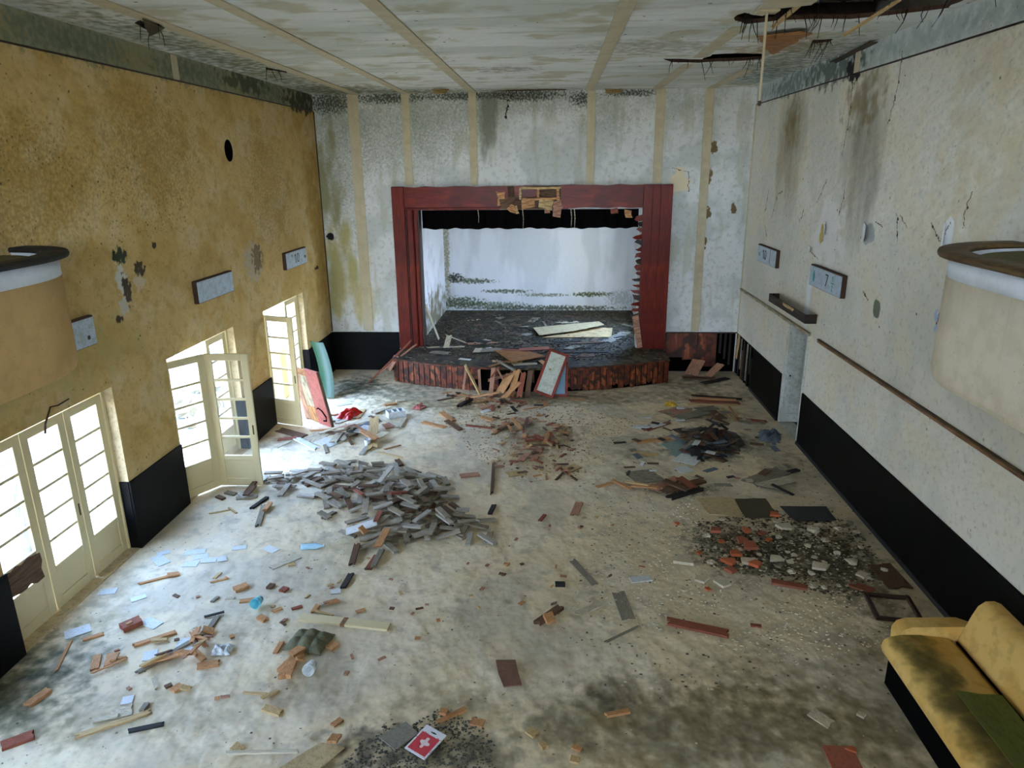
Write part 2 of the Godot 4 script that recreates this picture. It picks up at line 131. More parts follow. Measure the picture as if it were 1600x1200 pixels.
const STAGE_PLANKS := [
	[Vector3(-4.52, 0.02, -16.35), Vector3(-3.48, 0.99, -16.90), 0.05, 0.03, "r", "long thin lath leaning from the floor onto the left end of the stage", ""],
	[Vector3(-4.25, 0.25, -16.45), Vector3(-3.40, 0.86, -16.95), 0.07, 0.02, "p", "shorter lath leaning beside the long one at the stage end", ""],
	[Vector3(-4.05, 0.30, -16.50), Vector3(-3.85, 0.62, -16.70), 0.22, 0.02, "p", "orange board scrap hanging at the left end of the stage", ""],
	[Vector3(-2.09, 0.64, -15.88), Vector3(-1.66, 0.02, -15.35), 0.05, 0.04, "y", "pale stick leaning against the front of the stage", ""],
	[Vector3(-2.05, 0.60, -15.86), Vector3(-2.12, 0.05, -15.72), 0.05, 0.02, "p", "narrow broken board against the stage front beside the pale stick", ""],
	[Vector3(-1.75, 0.55, -15.80), Vector3(-1.72, 0.05, -15.68), 0.06, 0.02, "p", "narrow broken board standing against the stage front", ""],
	[Vector3(-1.45, 0.02, -15.35), Vector3(-1.40, 0.62, -15.72), 0.1, 0.018, "p", "broken board of the stage front standing in the gap at its middle", "boards in the gap of the stage front"],
	[Vector3(-1.25, 0.10, -15.40), Vector3(-1.00, 0.50, -15.60), 0.28, 0.018, "o", "broken board of the stage front standing in the gap at its middle", "boards in the gap of the stage front"],
	[Vector3(-1.00, 0.02, -15.30), Vector3(-0.85, 0.62, -15.62), 0.16, 0.018, "o", "broken board of the stage front standing in the gap at its middle", "boards in the gap of the stage front"],
	[Vector3(-0.80, 0.05, -15.20), Vector3(-0.70, 0.55, -15.60), 0.12, 0.018, "r", "broken board of the stage front standing in the gap at its middle", "boards in the gap of the stage front"],
	[Vector3(-1.15, 0.03, -15.20), Vector3(-0.80, 0.35, -15.50), 0.18, 0.018, "o", "broken board of the stage front standing in the gap at its middle", "boards in the gap of the stage front"],
	[Vector3(-0.62, 0.02, -15.30), Vector3(-0.55, 0.60, -15.60), 0.12, 0.018, "d", "broken board of the stage front standing in the gap at its middle", "boards in the gap of the stage front"],
	[Vector3(-1.55, 0.30, -15.70), Vector3(-0.75, 0.55, -15.66), 0.2, 0.018, "p", "broken board of the stage front standing in the gap at its middle", "boards in the gap of the stage front"],
	[Vector3(-1.90, 0.05, -15.20), Vector3(-1.20, 0.25, -15.00), 0.05, 0.03, "o", "loose slat lying over the rubble in front of the stage gap", ""],
	[Vector3(-3.45, 1.55, -18.60), Vector3(-3.05, 0.66, -18.20), 0.05, 0.03, "c", "pale stick leaning on the side wall at the left of the stage", ""],
	[Vector3(-3.30, 0.66, -17.60), Vector3(-2.30, 0.68, -17.70), 0.12, 0.014, "c", "cream board lying across the front of the stage floor", "boards on the front of the stage, c"],
	[Vector3(-2.75, 0.64, -17.40), Vector3(-2.70, 0.90, -17.75), 0.14, 0.014, "c", "cream board lying across the front of the stage floor", "boards on the front of the stage, c"],
	[Vector3(-2.80, 0.90, -17.75), Vector3(-2.30, 0.66, -17.90), 0.12, 0.014, "c", "cream board lying across the front of the stage floor", "boards on the front of the stage, c"],
	[Vector3(-3.30, 0.64, -17.30), Vector3(-2.60, 0.66, -17.35), 0.2, 0.014, "d", "dark brown board lying across the front of the stage floor", "boards on the front of the stage, d"],
	[Vector3(-3.10, 0.62, -17.10), Vector3(-2.60, 0.66, -17.00), 0.25, 0.014, "g", "grey board lying across the front of the stage floor", "boards on the front of the stage, g"],
	[Vector3(-2.30, 0.64, -18.00), Vector3(-1.50, 0.74, -18.20), 0.2, 0.014, "p", "pinkish board lying across the front of the stage floor", "boards on the front of the stage, p"],
	[Vector3(-1.70, 0.64, -17.60), Vector3(-1.55, 0.78, -17.30), 0.14, 0.014, "w", "white board lying across the front of the stage floor", "boards on the front of the stage, w"],
	[Vector3(-1.90, 0.62, -17.20), Vector3(-1.00, 0.68, -17.50), 0.35, 0.014, "g", "grey board lying across the front of the stage floor", "boards on the front of the stage, g"],
	[Vector3(-1.50, 0.64, -16.30), Vector3(-0.75, 0.66, -16.20), 0.12, 0.014, "y", "yellowish board lying across the front of the stage floor", "boards on the front of the stage, y"],
	[Vector3(-1.00, 0.64, -16.00), Vector3(-0.40, 0.66, -16.10), 0.16, 0.014, "c", "cream board lying across the front of the stage floor", "boards on the front of the stage, c"],
	[Vector3(-1.30, 0.66, -17.20), Vector3(-0.10, 0.72, -17.60), 0.3, 0.014, "r", "red-brown board lying across the front of the stage floor", "boards on the front of the stage, r"],
	[Vector3(-0.20, 0.64, -17.20), Vector3(1.40, 0.64, -17.30), 0.25, 0.014, "k", "black board lying across the front of the stage floor", "boards on the front of the stage, k"],
	[Vector3(0.30, 0.63, -16.80), Vector3(1.00, 0.63, -16.90), 0.3, 0.014, "d", "dark brown board lying across the front of the stage floor", "boards on the front of the stage, d"],
	[Vector3(1.30, 0.66, -18.20), Vector3(2.00, 0.66, -19.50), 0.3, 0.014, "g", "grey board lying across the front of the stage floor", "boards on the front of the stage, g"],
	[Vector3(-2.30, 0.64, -16.50), Vector3(-2.00, 0.68, -16.40), 0.1, 0.014, "w", "white board lying across the front of the stage floor", "boards on the front of the stage, w"],
	[Vector3(3.35, 0.02, -17.20), Vector3(3.60, 0.35, -17.50), 0.35, 0.016, "p", "broken plywood piece heaped below the plywood dado beside the stage", "plywood pieces below the dado"],
	[Vector3(3.75, 0.02, -17.10), Vector3(4.10, 0.30, -17.30), 0.25, 0.016, "p", "broken plywood piece heaped below the plywood dado beside the stage", "plywood pieces below the dado"],
	[Vector3(3.10, 0.03, -17.00), Vector3(3.90, 0.06, -16.80), 0.2, 0.016, "d", "broken plywood piece heaped below the plywood dado beside the stage", "plywood pieces below the dado"],
	[Vector3(3.50, 0.03, -16.50), Vector3(4.20, 0.05, -16.90), 0.16, 0.016, "k", "broken plywood piece heaped below the plywood dado beside the stage", "plywood pieces below the dado"],
]


# ---------------------------------------------------------------- naming
func numbered(called: String) -> String:
	var n: int = taken.get(called, 0)
	taken[called] = n + 1
	return called if n == 0 else "%s_%03d" % [called, n]

func tag(o: Node, label: String, category: String, group := "") -> Node:
	o.set_meta("label", label)
	o.set_meta("category", category)
	if group != "":
		o.set_meta("group", group)
	return o

func thing(called: String, label: String, category: String, at := Vector3.ZERO, group := "") -> Node3D:
	var o := Node3D.new()
	o.name = numbered(called)
	add_child(o)
	o.position = at
	tag(o, label, category, group)
	return o

func obj(called: String, mesh: Mesh, m: Material, parent: Node = null, xf := Transform3D()) -> MeshInstance3D:
	var o := MeshInstance3D.new()
	o.mesh = mesh
	if m != null:
		o.material_override = m
	if parent == null:
		o.name = numbered(called)
		add_child(o)
	else:
		o.name = called
		parent.add_child(o, true)
	o.transform = xf
	return o

func struct(called: String, mesh: Mesh, m: Material, xf := Transform3D()) -> MeshInstance3D:
	var o := obj(called, mesh, m, null, xf)
	o.set_meta("kind", "structure")
	return o

func struct_node(called: String) -> Node3D:
	var o := Node3D.new()
	o.name = numbered(called)
	add_child(o)
	o.set_meta("kind", "structure")
	return o

func at(x: float, y: float, z: float, turn := 0.0) -> Transform3D:
	return Transform3D(Basis(Vector3.UP, turn), Vector3(x, y, z))

# ---------------------------------------------------------------- mesh helpers
func tri(st: SurfaceTool, a: Vector3, b: Vector3, c: Vector3, n: Vector3, ua: Vector2, ub: Vector2, uc: Vector2) -> void:
	if (b - a).cross(c - a).dot(n) > 0.0:
		var t := b
		b = c
		c = t
		var u := ub
		ub = uc
		uc = u
	for p in [[a, ua], [b, ub], [c, uc]]:
		st.set_normal(n)
		st.set_uv(p[1])
		st.add_vertex(p[0])

func quad(st: SurfaceTool, a: Vector3, b: Vector3, c: Vector3, d: Vector3, n: Vector3, s := 1.0) -> void:
	var e := (b - a).normalized()
	var f := n.cross(e)
	var uv := func(p: Vector3) -> Vector2: return Vector2((p - a).dot(e), (p - a).dot(f)) * s
	tri(st, a, b, c, n, uv.call(a), uv.call(b), uv.call(c))
	tri(st, a, c, d, n, uv.call(a), uv.call(c), uv.call(d))

func begin() -> SurfaceTool:
	var st := SurfaceTool.new()
	st.begin(Mesh.PRIMITIVE_TRIANGLES)
	return st

func fin(st: SurfaceTool) -> ArrayMesh:
	st.generate_tangents()
	return st.commit()

# box with chamfered edges, centred; u runs along x
func cbox(size: Vector3, bev := 0.0, s := 1.0) -> ArrayMesh:
	var st := begin()
	box_into(st, size, bev, Transform3D(), s)
	return fin(st)

func box_into(st: SurfaceTool, size: Vector3, bev: float, xf: Transform3D, s := 1.0) -> void:
	var h := size / 2.0
	bev = minf(bev, minf(h.x, minf(h.y, h.z)) * 0.9)
	var ax := [Vector3.RIGHT, Vector3.UP, Vector3.BACK]
	for i in 3:
		var j := (i + 1) % 3
		var k := (i + 2) % 3
		for sg in [-1.0, 1.0]:
			var c: Vector3 = ax[i] * (h[i] * sg)
			var u: Vector3 = ax[j] * (h[j] - bev)
			var v: Vector3 = ax[k] * (h[k] - bev)
			if size[j] < size[k]:
				var t := u
				u = v
				v = t
			quad(st, xf * (c - u - v), xf * (c + u - v), xf * (c + u + v), xf * (c - u + v), (xf.basis * (ax[i] * sg)).normalized(), s)
	if bev <= 0.0:
		return
	for i in 3:
		var j := (i + 1) % 3
		var k := (i + 2) % 3
		for sj in [-1.0, 1.0]:
			for sk in [-1.0, 1.0]:
				var u: Vector3 = ax[i] * (h[i] - bev)
				var p: Vector3 = ax[j] * (h[j] * sj) + ax[k] * ((h[k] - bev) * sk)
				var q: Vector3 = ax[j] * ((h[j] - bev) * sj) + ax[k] * (h[k] * sk)
				quad(st, xf * (p - u), xf * (p + u), xf * (q + u), xf * (q - u), (xf.basis * (ax[j] * sj + ax[k] * sk)).normalized(), s)
	for sx in [-1.0, 1.0]:
		for sy in [-1.0, 1.0]:
			for sz in [-1.0, 1.0]:
				var a := Vector3(h.x * sx, (h.y - bev) * sy, (h.z - bev) * sz)
				var b := Vector3((h.x - bev) * sx, h.y * sy, (h.z - bev) * sz)
				var c := Vector3((h.x - bev) * sx, (h.y - bev) * sy, h.z * sz)
				tri(st, xf * a, xf * b, xf * c, (xf.basis * Vector3(sx, sy, sz)).normalized(), Vector2.ZERO, Vector2(0.01, 0), Vector2(0, 0.01))

# polygon in the x-z plane raised from y = 0 to t
func prism(poly: PackedVector2Array, t: float, s := 1.0, off := Vector2.ZERO) -> ArrayMesh:
	var st := begin()
	prism_into(st, poly, t, Transform3D(), s, off)
	return fin(st)

func prism_into(st: SurfaceTool, poly: PackedVector2Array, t: float, xf: Transform3D, s := 1.0, off := Vector2.ZERO) -> void:
	if Geometry2D.is_polygon_clockwise(poly):
		poly.reverse()
	var up := xf.basis.y.normalized()
	var id := Geometry2D.triangulate_polygon(poly)
	for k in range(0, id.size(), 3):
		var p := [poly[id[k]], poly[id[k + 1]], poly[id[k + 2]]]
		tri(st, xf * Vector3(p[0].x, t, p[0].y), xf * Vector3(p[1].x, t, p[1].y), xf * Vector3(p[2].x, t, p[2].y), up, p[0] * s + off, p[1] * s + off, p[2] * s + off)
		tri(st, xf * Vector3(p[0].x, 0, p[0].y), xf * Vector3(p[1].x, 0, p[1].y), xf * Vector3(p[2].x, 0, p[2].y), -up, p[0] * s + off, p[1] * s + off, p[2] * s + off)
	for i in poly.size():
		var a := poly[i]
		var b := poly[(i + 1) % poly.size()]
		var e := b - a
		if e.length() < 1e-6:
			continue
		var n := (xf.basis * Vector3(e.y, 0, -e.x)).normalized()
		quad(st, xf * Vector3(a.x, 0, a.y), xf * Vector3(b.x, 0, b.y), xf * Vector3(b.x, t, b.y), xf * Vector3(a.x, t, a.y), n, s)

func tube_into(st: SurfaceTool, pts: Array, r0: float, r1: float, sides := 6) -> void:
	var rings := []
	for i in pts.size():
		var d: Vector3 = (pts[mini(i + 1, pts.size() - 1)] - pts[maxi(i - 1, 0)]).normalized()
		var a := d.cross(Vector3.UP if absf(d.y) < 0.9 else Vector3.RIGHT).normalized()
		var b := d.cross(a)
		var r := lerpf(r0, r1, float(i) / (pts.size() - 1))
		var ring := []
		for k in sides:
			var w := TAU * k / sides
			ring.append([pts[i] + (a * cos(w) + b * sin(w)) * r, a * cos(w) + b * sin(w)])
		rings.append(ring)
	for i in rings.size() - 1:
		for k in sides:
			var l := (k + 1) % sides
			var n: Vector3 = (rings[i][k][1] + rings[i][l][1]).normalized()
			quad(st, rings[i][k][0], rings[i][l][0], rings[i + 1][l][0], rings[i + 1][k][0], n)
	for e in [0, rings.size() - 1]:
		var n: Vector3 = (pts[0] - pts[1] if e == 0 else pts[e] - pts[e - 1]).normalized()
		for k in range(1, sides - 1):
			tri(st, rings[e][0][0], rings[e][k][0], rings[e][k + 1][0], n, Vector2.ZERO, Vector2.ZERO, Vector2.ZERO)

func tube(pts: Array, r0: float, r1 := -1.0, sides := 6) -> ArrayMesh:
	var st := begin()
	tube_into(st, pts, r0, r0 if r1 < 0.0 else r1, sides)
	return fin(st)

# turn a profile (radius, height) round the y axis
func lathe(profile: Array, segs := 14) -> ArrayMesh:
	var st := begin()
	st.set_smooth_group(0)
	for i in profile.size() - 1:
		for k in segs:
			var w0 := TAU * k / segs
			var w1 := TAU * (k + 1) / segs
			var p := []
			for q in [[i, w0], [i, w1], [i + 1, w1], [i + 1, w0]]:
				var pr: Vector2 = profile[q[0]]
				p.append([Vector3(pr.x * cos(q[1]), pr.y, pr.x * sin(q[1])), Vector2(q[1] / TAU, pr.y)])
			for t in [[0, 1, 2], [0, 2, 3]]:
				for v in t:
					st.set_uv(p[v][1])
					st.add_vertex(p[v][0])
	st.generate_normals()
	return fin(st)

# a closed skin of a grid of points: fn(u, v) gives the upper side, the lower lies t below along its normal
func skin(fn: Callable, nu: int, nv: int, t: float, s := 1.0) -> ArrayMesh:
	var st := begin()
	st.set_smooth_group(0)
	var top := []
	var low := []
	for i in nu + 1:
		for j in nv + 1:
			var u := float(i) / nu
			var v := float(j) / nv
			var p: Vector3 = fn.call(u, v)
			var du: Vector3 = fn.call(u + 0.01, v) - fn.call(u - 0.01, v)
			var dv: Vector3 = fn.call(u, v + 0.01) - fn.call(u, v - 0.01)
			var n := dv.cross(du).normalized()
			top.append(p)
			low.append(p - n * t)
	var put := func(arr: Array, i: int, j: int) -> void:
		st.set_uv(Vector2(float(i) / nu, float(j) / nv) * s)
		st.add_vertex(arr[i * (nv + 1) + j])
	for i in nu:
		for j in nv:
			for c in [[i, j], [i + 1, j], [i + 1, j + 1], [i, j], [i + 1, j + 1], [i, j + 1]]:
				put.call(top, c[0], c[1])
			for c in [[i, j], [i + 1, j + 1], [i + 1, j], [i, j], [i, j + 1], [i + 1, j + 1]]:
				put.call(low, c[0], c[1])
	st.set_smooth_group(1)
	var rim := []
	for i in nu:
		rim.append([i, 0, i + 1, 0])
		rim.append([i + 1, nv, i, nv])
	for j in nv:
		rim.append([0, j + 1, 0, j])
		rim.append([nu, j, nu, j + 1])
	for e in rim:
		put.call(top, e[0], e[1])
		put.call(low, e[0], e[1])
		put.call(low, e[2], e[3])
		put.call(top, e[0], e[1])
		put.call(low, e[2], e[3])
		put.call(top, e[2], e[3])
	st.generate_normals()
	return fin(st)

# an angular lump, about 1 m across
func lump(sd: int, flat := 0.7, rough := 0.45) -> ArrayMesh:
	var r := RandomNumberGenerator.new()
	r.seed = sd
	var st := begin()
	st.set_smooth_group(-1)
	var rings := []
	for i in 5:
		var ring := []
		var ph := PI * (i + 0.5) / 5.0
		for k in 7:
			var w := TAU * (k + 0.5 * (i % 2)) / 7.0 + r.randf_range(-0.2, 0.2)
			var d := 0.5 * (1.0 + r.randf_range(-rough, rough * 0.5))
			ring.append(Vector3(sin(ph) * cos(w) * d, cos(ph) * d * flat, sin(ph) * sin(w) * d))
		rings.append(ring)
	var put := func(a: Vector3, b: Vector3, c: Vector3) -> void:
		var n := (b - a).cross(c - a).normalized()
		if n.dot(a + b + c) < 0.0:
			n = -n
		tri(st, a, b, c, n, Vector2(a.x, a.z), Vector2(b.x, b.z), Vector2(c.x, c.z))
	for i in 4:
		for k in 7:
			var l := (k + 1) % 7
			put.call(rings[i][k], rings[i][l], rings[i + 1][l])
			put.call(rings[i][k], rings[i + 1][l], rings[i + 1][k])
	for k in range(1, 6):
		put.call(rings[0][0], rings[0][k], rings[0][k + 1])
		put.call(rings[4][0], rings[4][k], rings[4][k + 1])
	return fin(st)

func rect(x0: float, y0: float, x1: float, y1: float) -> PackedVector2Array:
	return PackedVector2Array([Vector2(x0, y0), Vector2(x1, y0), Vector2(x1, y1), Vector2(x0, y1)])

func rag(points: Array, jag: float, sd: int, step := 0.12) -> PackedVector2Array:
	var r := RandomNumberGenerator.new()
	r.seed = sd
	var out := PackedVector2Array()
	for i in points.size():
		var a: Vector2 = points[i]
		var b: Vector2 = points[(i + 1) % points.size()]
		var n := maxi(1, int(a.distance_to(b) / step))
		for k in n:
			out.append(a.lerp(b, float(k) / n) + Vector2(r.randf_range(-jag, jag), r.randf_range(-jag, jag)))
	return out

# a wall, floor or ceiling of size w x h with holes through it: surface 0 is the room side, surface 1 the rest
func shell(w: float, h: float, holes: Array, thick: float, frame: Transform3D, tex: Rect2) -> ArrayMesh:
	var face := begin()
	var rest := begin()
	var cuts := [0.0, w]
	for q in holes:
		var lo := 1e9
		var hi := -1e9
		for p in q:
			lo = minf(lo, p.x)
			hi = maxf(hi, p.x)
		cuts.append(clampf((lo + hi) / 2.0, 0.0, w))
	cuts.sort()
	var n := frame.basis.z.normalized()
	var uv := func(p: Vector2) -> Vector2: return Vector2((p.x - tex.position.x) / tex.size.x, 1.0 - (p.y - tex.position.y) / tex.size.y)
	for c in cuts.size() - 1:
		if cuts[c + 1] - cuts[c] < 1e-4:
			continue
		var polys := [rect(cuts[c], 0, cuts[c + 1], h)]
		for q in holes:
			var next := []
			for p in polys:
				for piece in Geometry2D.clip_polygons(p, q):
					next.append(piece)
			polys = next
		for p in polys:
			var id := Geometry2D.triangulate_polygon(p)
			for k in range(0, id.size(), 3):
				var a: Vector2 = p[id[k]]
				var b: Vector2 = p[id[k + 1]]
				var d: Vector2 = p[id[k + 2]]
				tri(face, frame * Vector3(a.x, a.y, 0), frame * Vector3(b.x, b.y, 0), frame * Vector3(d.x, d.y, 0), n, uv.call(a), uv.call(b), uv.call(d))
				tri(rest, frame * Vector3(a.x, a.y, -thick), frame * Vector3(b.x, b.y, -thick), frame * Vector3(d.x, d.y, -thick), -n, a, b, d)
	var rims := [[rect(0, 0, w, h), 1.0]]
	for q in holes:
		rims.append([q, -1.0])
	for e in rims:
		var q: PackedVector2Array = e[0]
		if Geometry2D.is_polygon_clockwise(q):
			q.reverse()
		for i in q.size():
			var a := q[i]
			var b := q[(i + 1) % q.size()]
			var d := b - a
			if d.length() < 1e-5 or (e[1] < 0.0 and maxf(a.y, b.y) < 1e-3):
				continue
			var m: Vector3 = (frame.basis * Vector3(d.y, -d.x, 0) * float(e[1])).normalized()
			quad(rest, frame * Vector3(a.x, a.y, 0), frame * Vector3(b.x, b.y, 0), frame * Vector3(b.x, b.y, -thick), frame * Vector3(a.x, a.y, -thick), m)
	face.generate_tangents()
	rest.generate_tangents()
	var mesh := face.commit()
	rest.commit(mesh)
	return mesh

func two(o: MeshInstance3D, a: Material, b: Material) -> MeshInstance3D:
	o.material_override = null
	o.set_surface_override_material(0, a)
	o.set_surface_override_material(1, b)
	return o

# ---------------------------------------------------------------- painting surfaces
func noise(sd: int, freq: float, octaves := 4) -> FastNoiseLite:
	var n := FastNoiseLite.new()
	n.noise_type = FastNoiseLite.TYPE_SIMPLEX_SMOOTH
	n.seed = sd
	n.frequency = freq
	n.fractal_octaves = octaves
	n.fractal_gain = 0.55
	return n

func canvas(w: float, h: float, ppm: float, base: Color) -> Dictionary:
	var im := Image.create(int(w * ppm), int(h * ppm), false, Image.FORMAT_RGBA8)
	im.fill(base)
	return {"im": im, "ppm": ppm, "h": h}

# a colour that comes and goes with noise over the whole canvas; freq is per metre
func cover(c: Dictionary, col: Color, sd: int, freq: float, lo: float, hi: float, amount: float, stretch := Vector2.ONE) -> void:
	var im: Image = c.im
	var w := im.get_width()
	var h := im.get_height()
	var nw := maxi(8, int(w / stretch.x))
	var nh := maxi(8, int(h / stretch.y))
	var n := noise(sd, freq / c.ppm).get_seamless_image(nw, nh) if c.h == 1.0 or c.h == 2.0 else noise(sd, freq / c.ppm).get_image(nw, nh)
	n.convert(Image.FORMAT_L8)
	if stretch != Vector2.ONE:
		n.resize(w, h, Image.INTERPOLATE_CUBIC)
	var g := n.get_data()
	var lut := PackedByteArray()
	for i in 256:
		lut.append(int(255.0 * amount * smoothstep(lo, hi, i / 255.0)))
	var o := Image.create(w, h, false, Image.FORMAT_RGBA8)
	o.fill(col)
	var d := o.get_data()
	var k := 3
	for i in g.size():
		d[k] = lut[g[i]]
		k += 4
	o.set_data(w, h, false, Image.FORMAT_RGBA8, d)
	im.blend_rect(o, Rect2i(0, 0, w, h), Vector2i.ZERO)

# one stain with a broken outline; u to the right and v up, in metres
func blot(c: Dictionary, u: float, v: float, ru: float, rv: float, col: Color, amount: float, sd: int, freq := 3.0, rough := 1.4, sharp := 0.5, stretch := Vector2.ONE) -> void:
	var im: Image = c.im
	var s: float = c.ppm
	var x0 := clampi(int((u - ru * 1.4) * s), 0, im.get_width())
	var x1 := clampi(int((u + ru * 1.4) * s), 0, im.get_width())
	var y0 := clampi(int((c.h - v - rv * 1.4) * s), 0, im.get_height())
	var y1 := clampi(int((c.h - v + rv * 1.4) * s), 0, im.get_height())
	if x1 <= x0 or y1 <= y0:
		return
	var n := noise(sd, freq / s, 4)
	var o := Image.create(x1 - x0, y1 - y0, false, Image.FORMAT_RGBA8)
	o.fill(col)
	var d := o.get_data()
	var k := 3
	for y in range(y0, y1):
		var dv: float = (c.h - y / s - v) / rv
		for x in range(x0, x1):
			var du: float = (x / s - u) / ru
			var t: float = 1.0 - du * du - dv * dv + n.get_noise_2d(x / stretch.x, y / stretch.y) * rough
			d[k] = int(255.0 * amount * clampf((t - 0.1) / sharp, 0.0, 1.0))
			k += 4
	o.set_data(x1 - x0, y1 - y0, false, Image.FORMAT_RGBA8, d)
	im.blend_rect(o, Rect2i(0, 0, x1 - x0, y1 - y0), Vector2i(x0, y0))

func crack(c: Dictionary, pts: Array, col: Color, width: float, sd: int) -> void:
	var r := RandomNumberGenerator.new()
	r.seed = sd
	var im: Image = c.im
	var off := 0.0
	for i in pts.size() - 1:
		var n := int(pts[i].distance_to(pts[i + 1]) * c.ppm)
		for k in n:
			var p: Vector2 = pts[i].lerp(pts[i + 1], float(k) / n)
			off = clampf(off + r.randf_range(-0.014, 0.014), -0.06, 0.06)
			if r.randf() < 0.12:
				continue
			var w := maxi(1, int(width * c.ppm * r.randf_range(0.2, 1.2) * (1.6 if sin(k * 0.31 + sd) > 0.75 else 0.8)))
			im.fill_rect(Rect2i(int((p.x + off) * c.ppm), int((c.h - p.y) * c.ppm), w, 1 + w / 2), col)

func flecks(c: Dictionary, n: int, cols: Array, smin: float, smax: float, sd: int, area := Rect2()) -> void:
	var r := RandomNumberGenerator.new()
	r.seed = sd
	var im: Image = c.im
	var s: float = c.ppm
	if area.size == Vector2.ZERO:
		area = Rect2(0, 0, im.get_width() / s, c.h)
	for i in n:
		var p := area.position + Vector2(r.randf(), r.randf()) * area.size
		im.fill_rect(Rect2i(int(p.x * s), int((c.h - p.y) * s), maxi(1, int(r.randf_range(smin, smax) * s)), maxi(1, int(r.randf_range(smin, smax) * s))), cols[r.randi() % cols.size()])

func bumps(w: int, h: int, sd: int, freq: float, strength: float, stretch := Vector2.ONE) -> ImageTexture:
	var n := noise(sd, freq, 5).get_seamless_image(int(w / stretch.x), int(h / stretch.y))
	n.resize(w, h)
	n.convert(Image.FORMAT_RGBA8)
	n.bump_map_to_normal_map(strength)
	return ImageTexture.create_from_image(n)

func mat(col: Color, rough := 0.8, tex: Texture2D = null, nrm: Texture2D = null, strength := 1.0) -> StandardMaterial3D:
	var m := StandardMaterial3D.new()
	m.albedo_color = col
	m.roughness = rough
	if tex:
		m.albedo_texture = tex
	if nrm:
		m.normal_enabled = true
		m.normal_texture = nrm
		m.normal_scale = strength
	return m

func painted(c: Dictionary, rough: float, nrm: Texture2D = null, strength := 0.5) -> StandardMaterial3D:
	c.im.convert(Image.FORMAT_RGB8)
	return mat(Color.WHITE, rough, ImageTexture.create_from_image(c.im), nrm, strength)

func tri_mat(col: Color, rough: float, tex: Texture2D, scale: float, nrm: Texture2D = null, strength := 0.5) -> StandardMaterial3D:
	var m := mat(col, rough, tex, nrm, strength)
	m.uv1_triplanar = true
	m.uv1_world_triplanar = true
	m.uv1_scale = Vector3.ONE * scale
	return m

# ---------------------------------------------------------------- heaps: things come to rest on what already lies there
func cell(x: float, z: float) -> int:
	var i := int((x + 6.0) / CELL)
	var j := int((z + 23.0) / CELL)
	return i * GZ + j if i >= 0 and i < GX and j >= 0 and j < GZ else -1

# where a piece comes to rest: [height at its first end, slope], without a piece passing through what is under it
func probe(a: Vector2, d: Vector2, ln: float, w: float) -> Vector2:
	var p := Vector2(-d.y, d.x)
	var n := maxi(4, int(ln / CELL))
	var across := maxi(1, int(w / CELL))
	var top := PackedFloat32Array()
	for i in n + 1:
		var h := 0.0
		for k in across + 1:
			var q := a + d * (ln * i / n) + p * (w * (float(k) / across - 0.5))
			var c := cell(q.x, q.y)
			if c >= 0:
				h = maxf(h, heights[c])
		top.append(h)
	var i0 := 0
	var i1 := n
	for i in n + 1:
		if i <= n / 2 and top[i] > top[i0] + 0.001:
			i0 = i
		if i > n / 2 and top[i] >= top[i1]:
			i1 = i
	var slope := clampf((top[i1] - top[i0]) / maxf(ln * float(i1 - i0) / n, 0.05), -0.6, 0.6)
	var base := top[i0] - slope * ln * i0 / n
	var lift := 0.0
	for i in n + 1:
		lift = maxf(lift, top[i] - base - slope * ln * i / n)
	return Vector2(base + lift, slope)

func lie(x1: float, z1: float, x2: float, z2: float, w: float, t: float) -> Transform3D:
	var a := Vector2(x1, z1)
	var b := Vector2(x2, z2)
	var ln := maxf(a.distance_to(b), 0.02)
	var d := (b - a) / ln
	var p := Vector2(-d.y, d.x)
	var f := probe(a, d, ln, w)
	var n := maxi(4, int(ln / CELL))
	var across := maxi(1, int(w / CELL))
	for i in n + 1:
		for k in across + 1:
			var q := a + d * (ln * i / n) + p * (w * (float(k) / across - 0.5))
			var c := cell(q.x, q.y)
			if c >= 0:
				heights[c] = maxf(heights[c], f.x + f.y * ln * i / n + t)
	var dir := Vector3(d.x, f.y, d.y).normalized()
	var side := Vector3(p.x, 0, p.y)
	var up := side.cross(dir).normalized()
	if up.y < 0.0:
		up = -up
	var mid := (a + b) / 2.0
	return Transform3D(Basis(dir, up, dir.cross(up)), Vector3(mid.x, f.x + f.y * ln / 2.0 + 0.001, mid.y))

func spot_in(poly: Array) -> Vector2:
	var lo: Vector2 = poly[0]
	var hi: Vector2 = poly[0]
	for p in poly:
		lo = lo.min(p)
		hi = hi.max(p)
	for k in 200:
		var q := Vector2(rng.randf_range(lo.x, hi.x), rng.randf_range(lo.y, hi.y))
		if Geometry2D.is_point_in_polygon(q, PackedVector2Array(poly)):
			return q
	return (lo + hi) / 2.0

# a spot at least r away from the other lumps
var claimed := []
func free_spot(poly: Array, r: float) -> Vector2:
	var q := Vector2.ZERO
	for k in 60:
		q = spot_in(poly)
		var ok := true
		for c in claimed:
			if q.distance_to(c[0]) < r + c[1]:
				ok = false
				break
		if ok:
			break
	claimed.append([q, r])
	return q

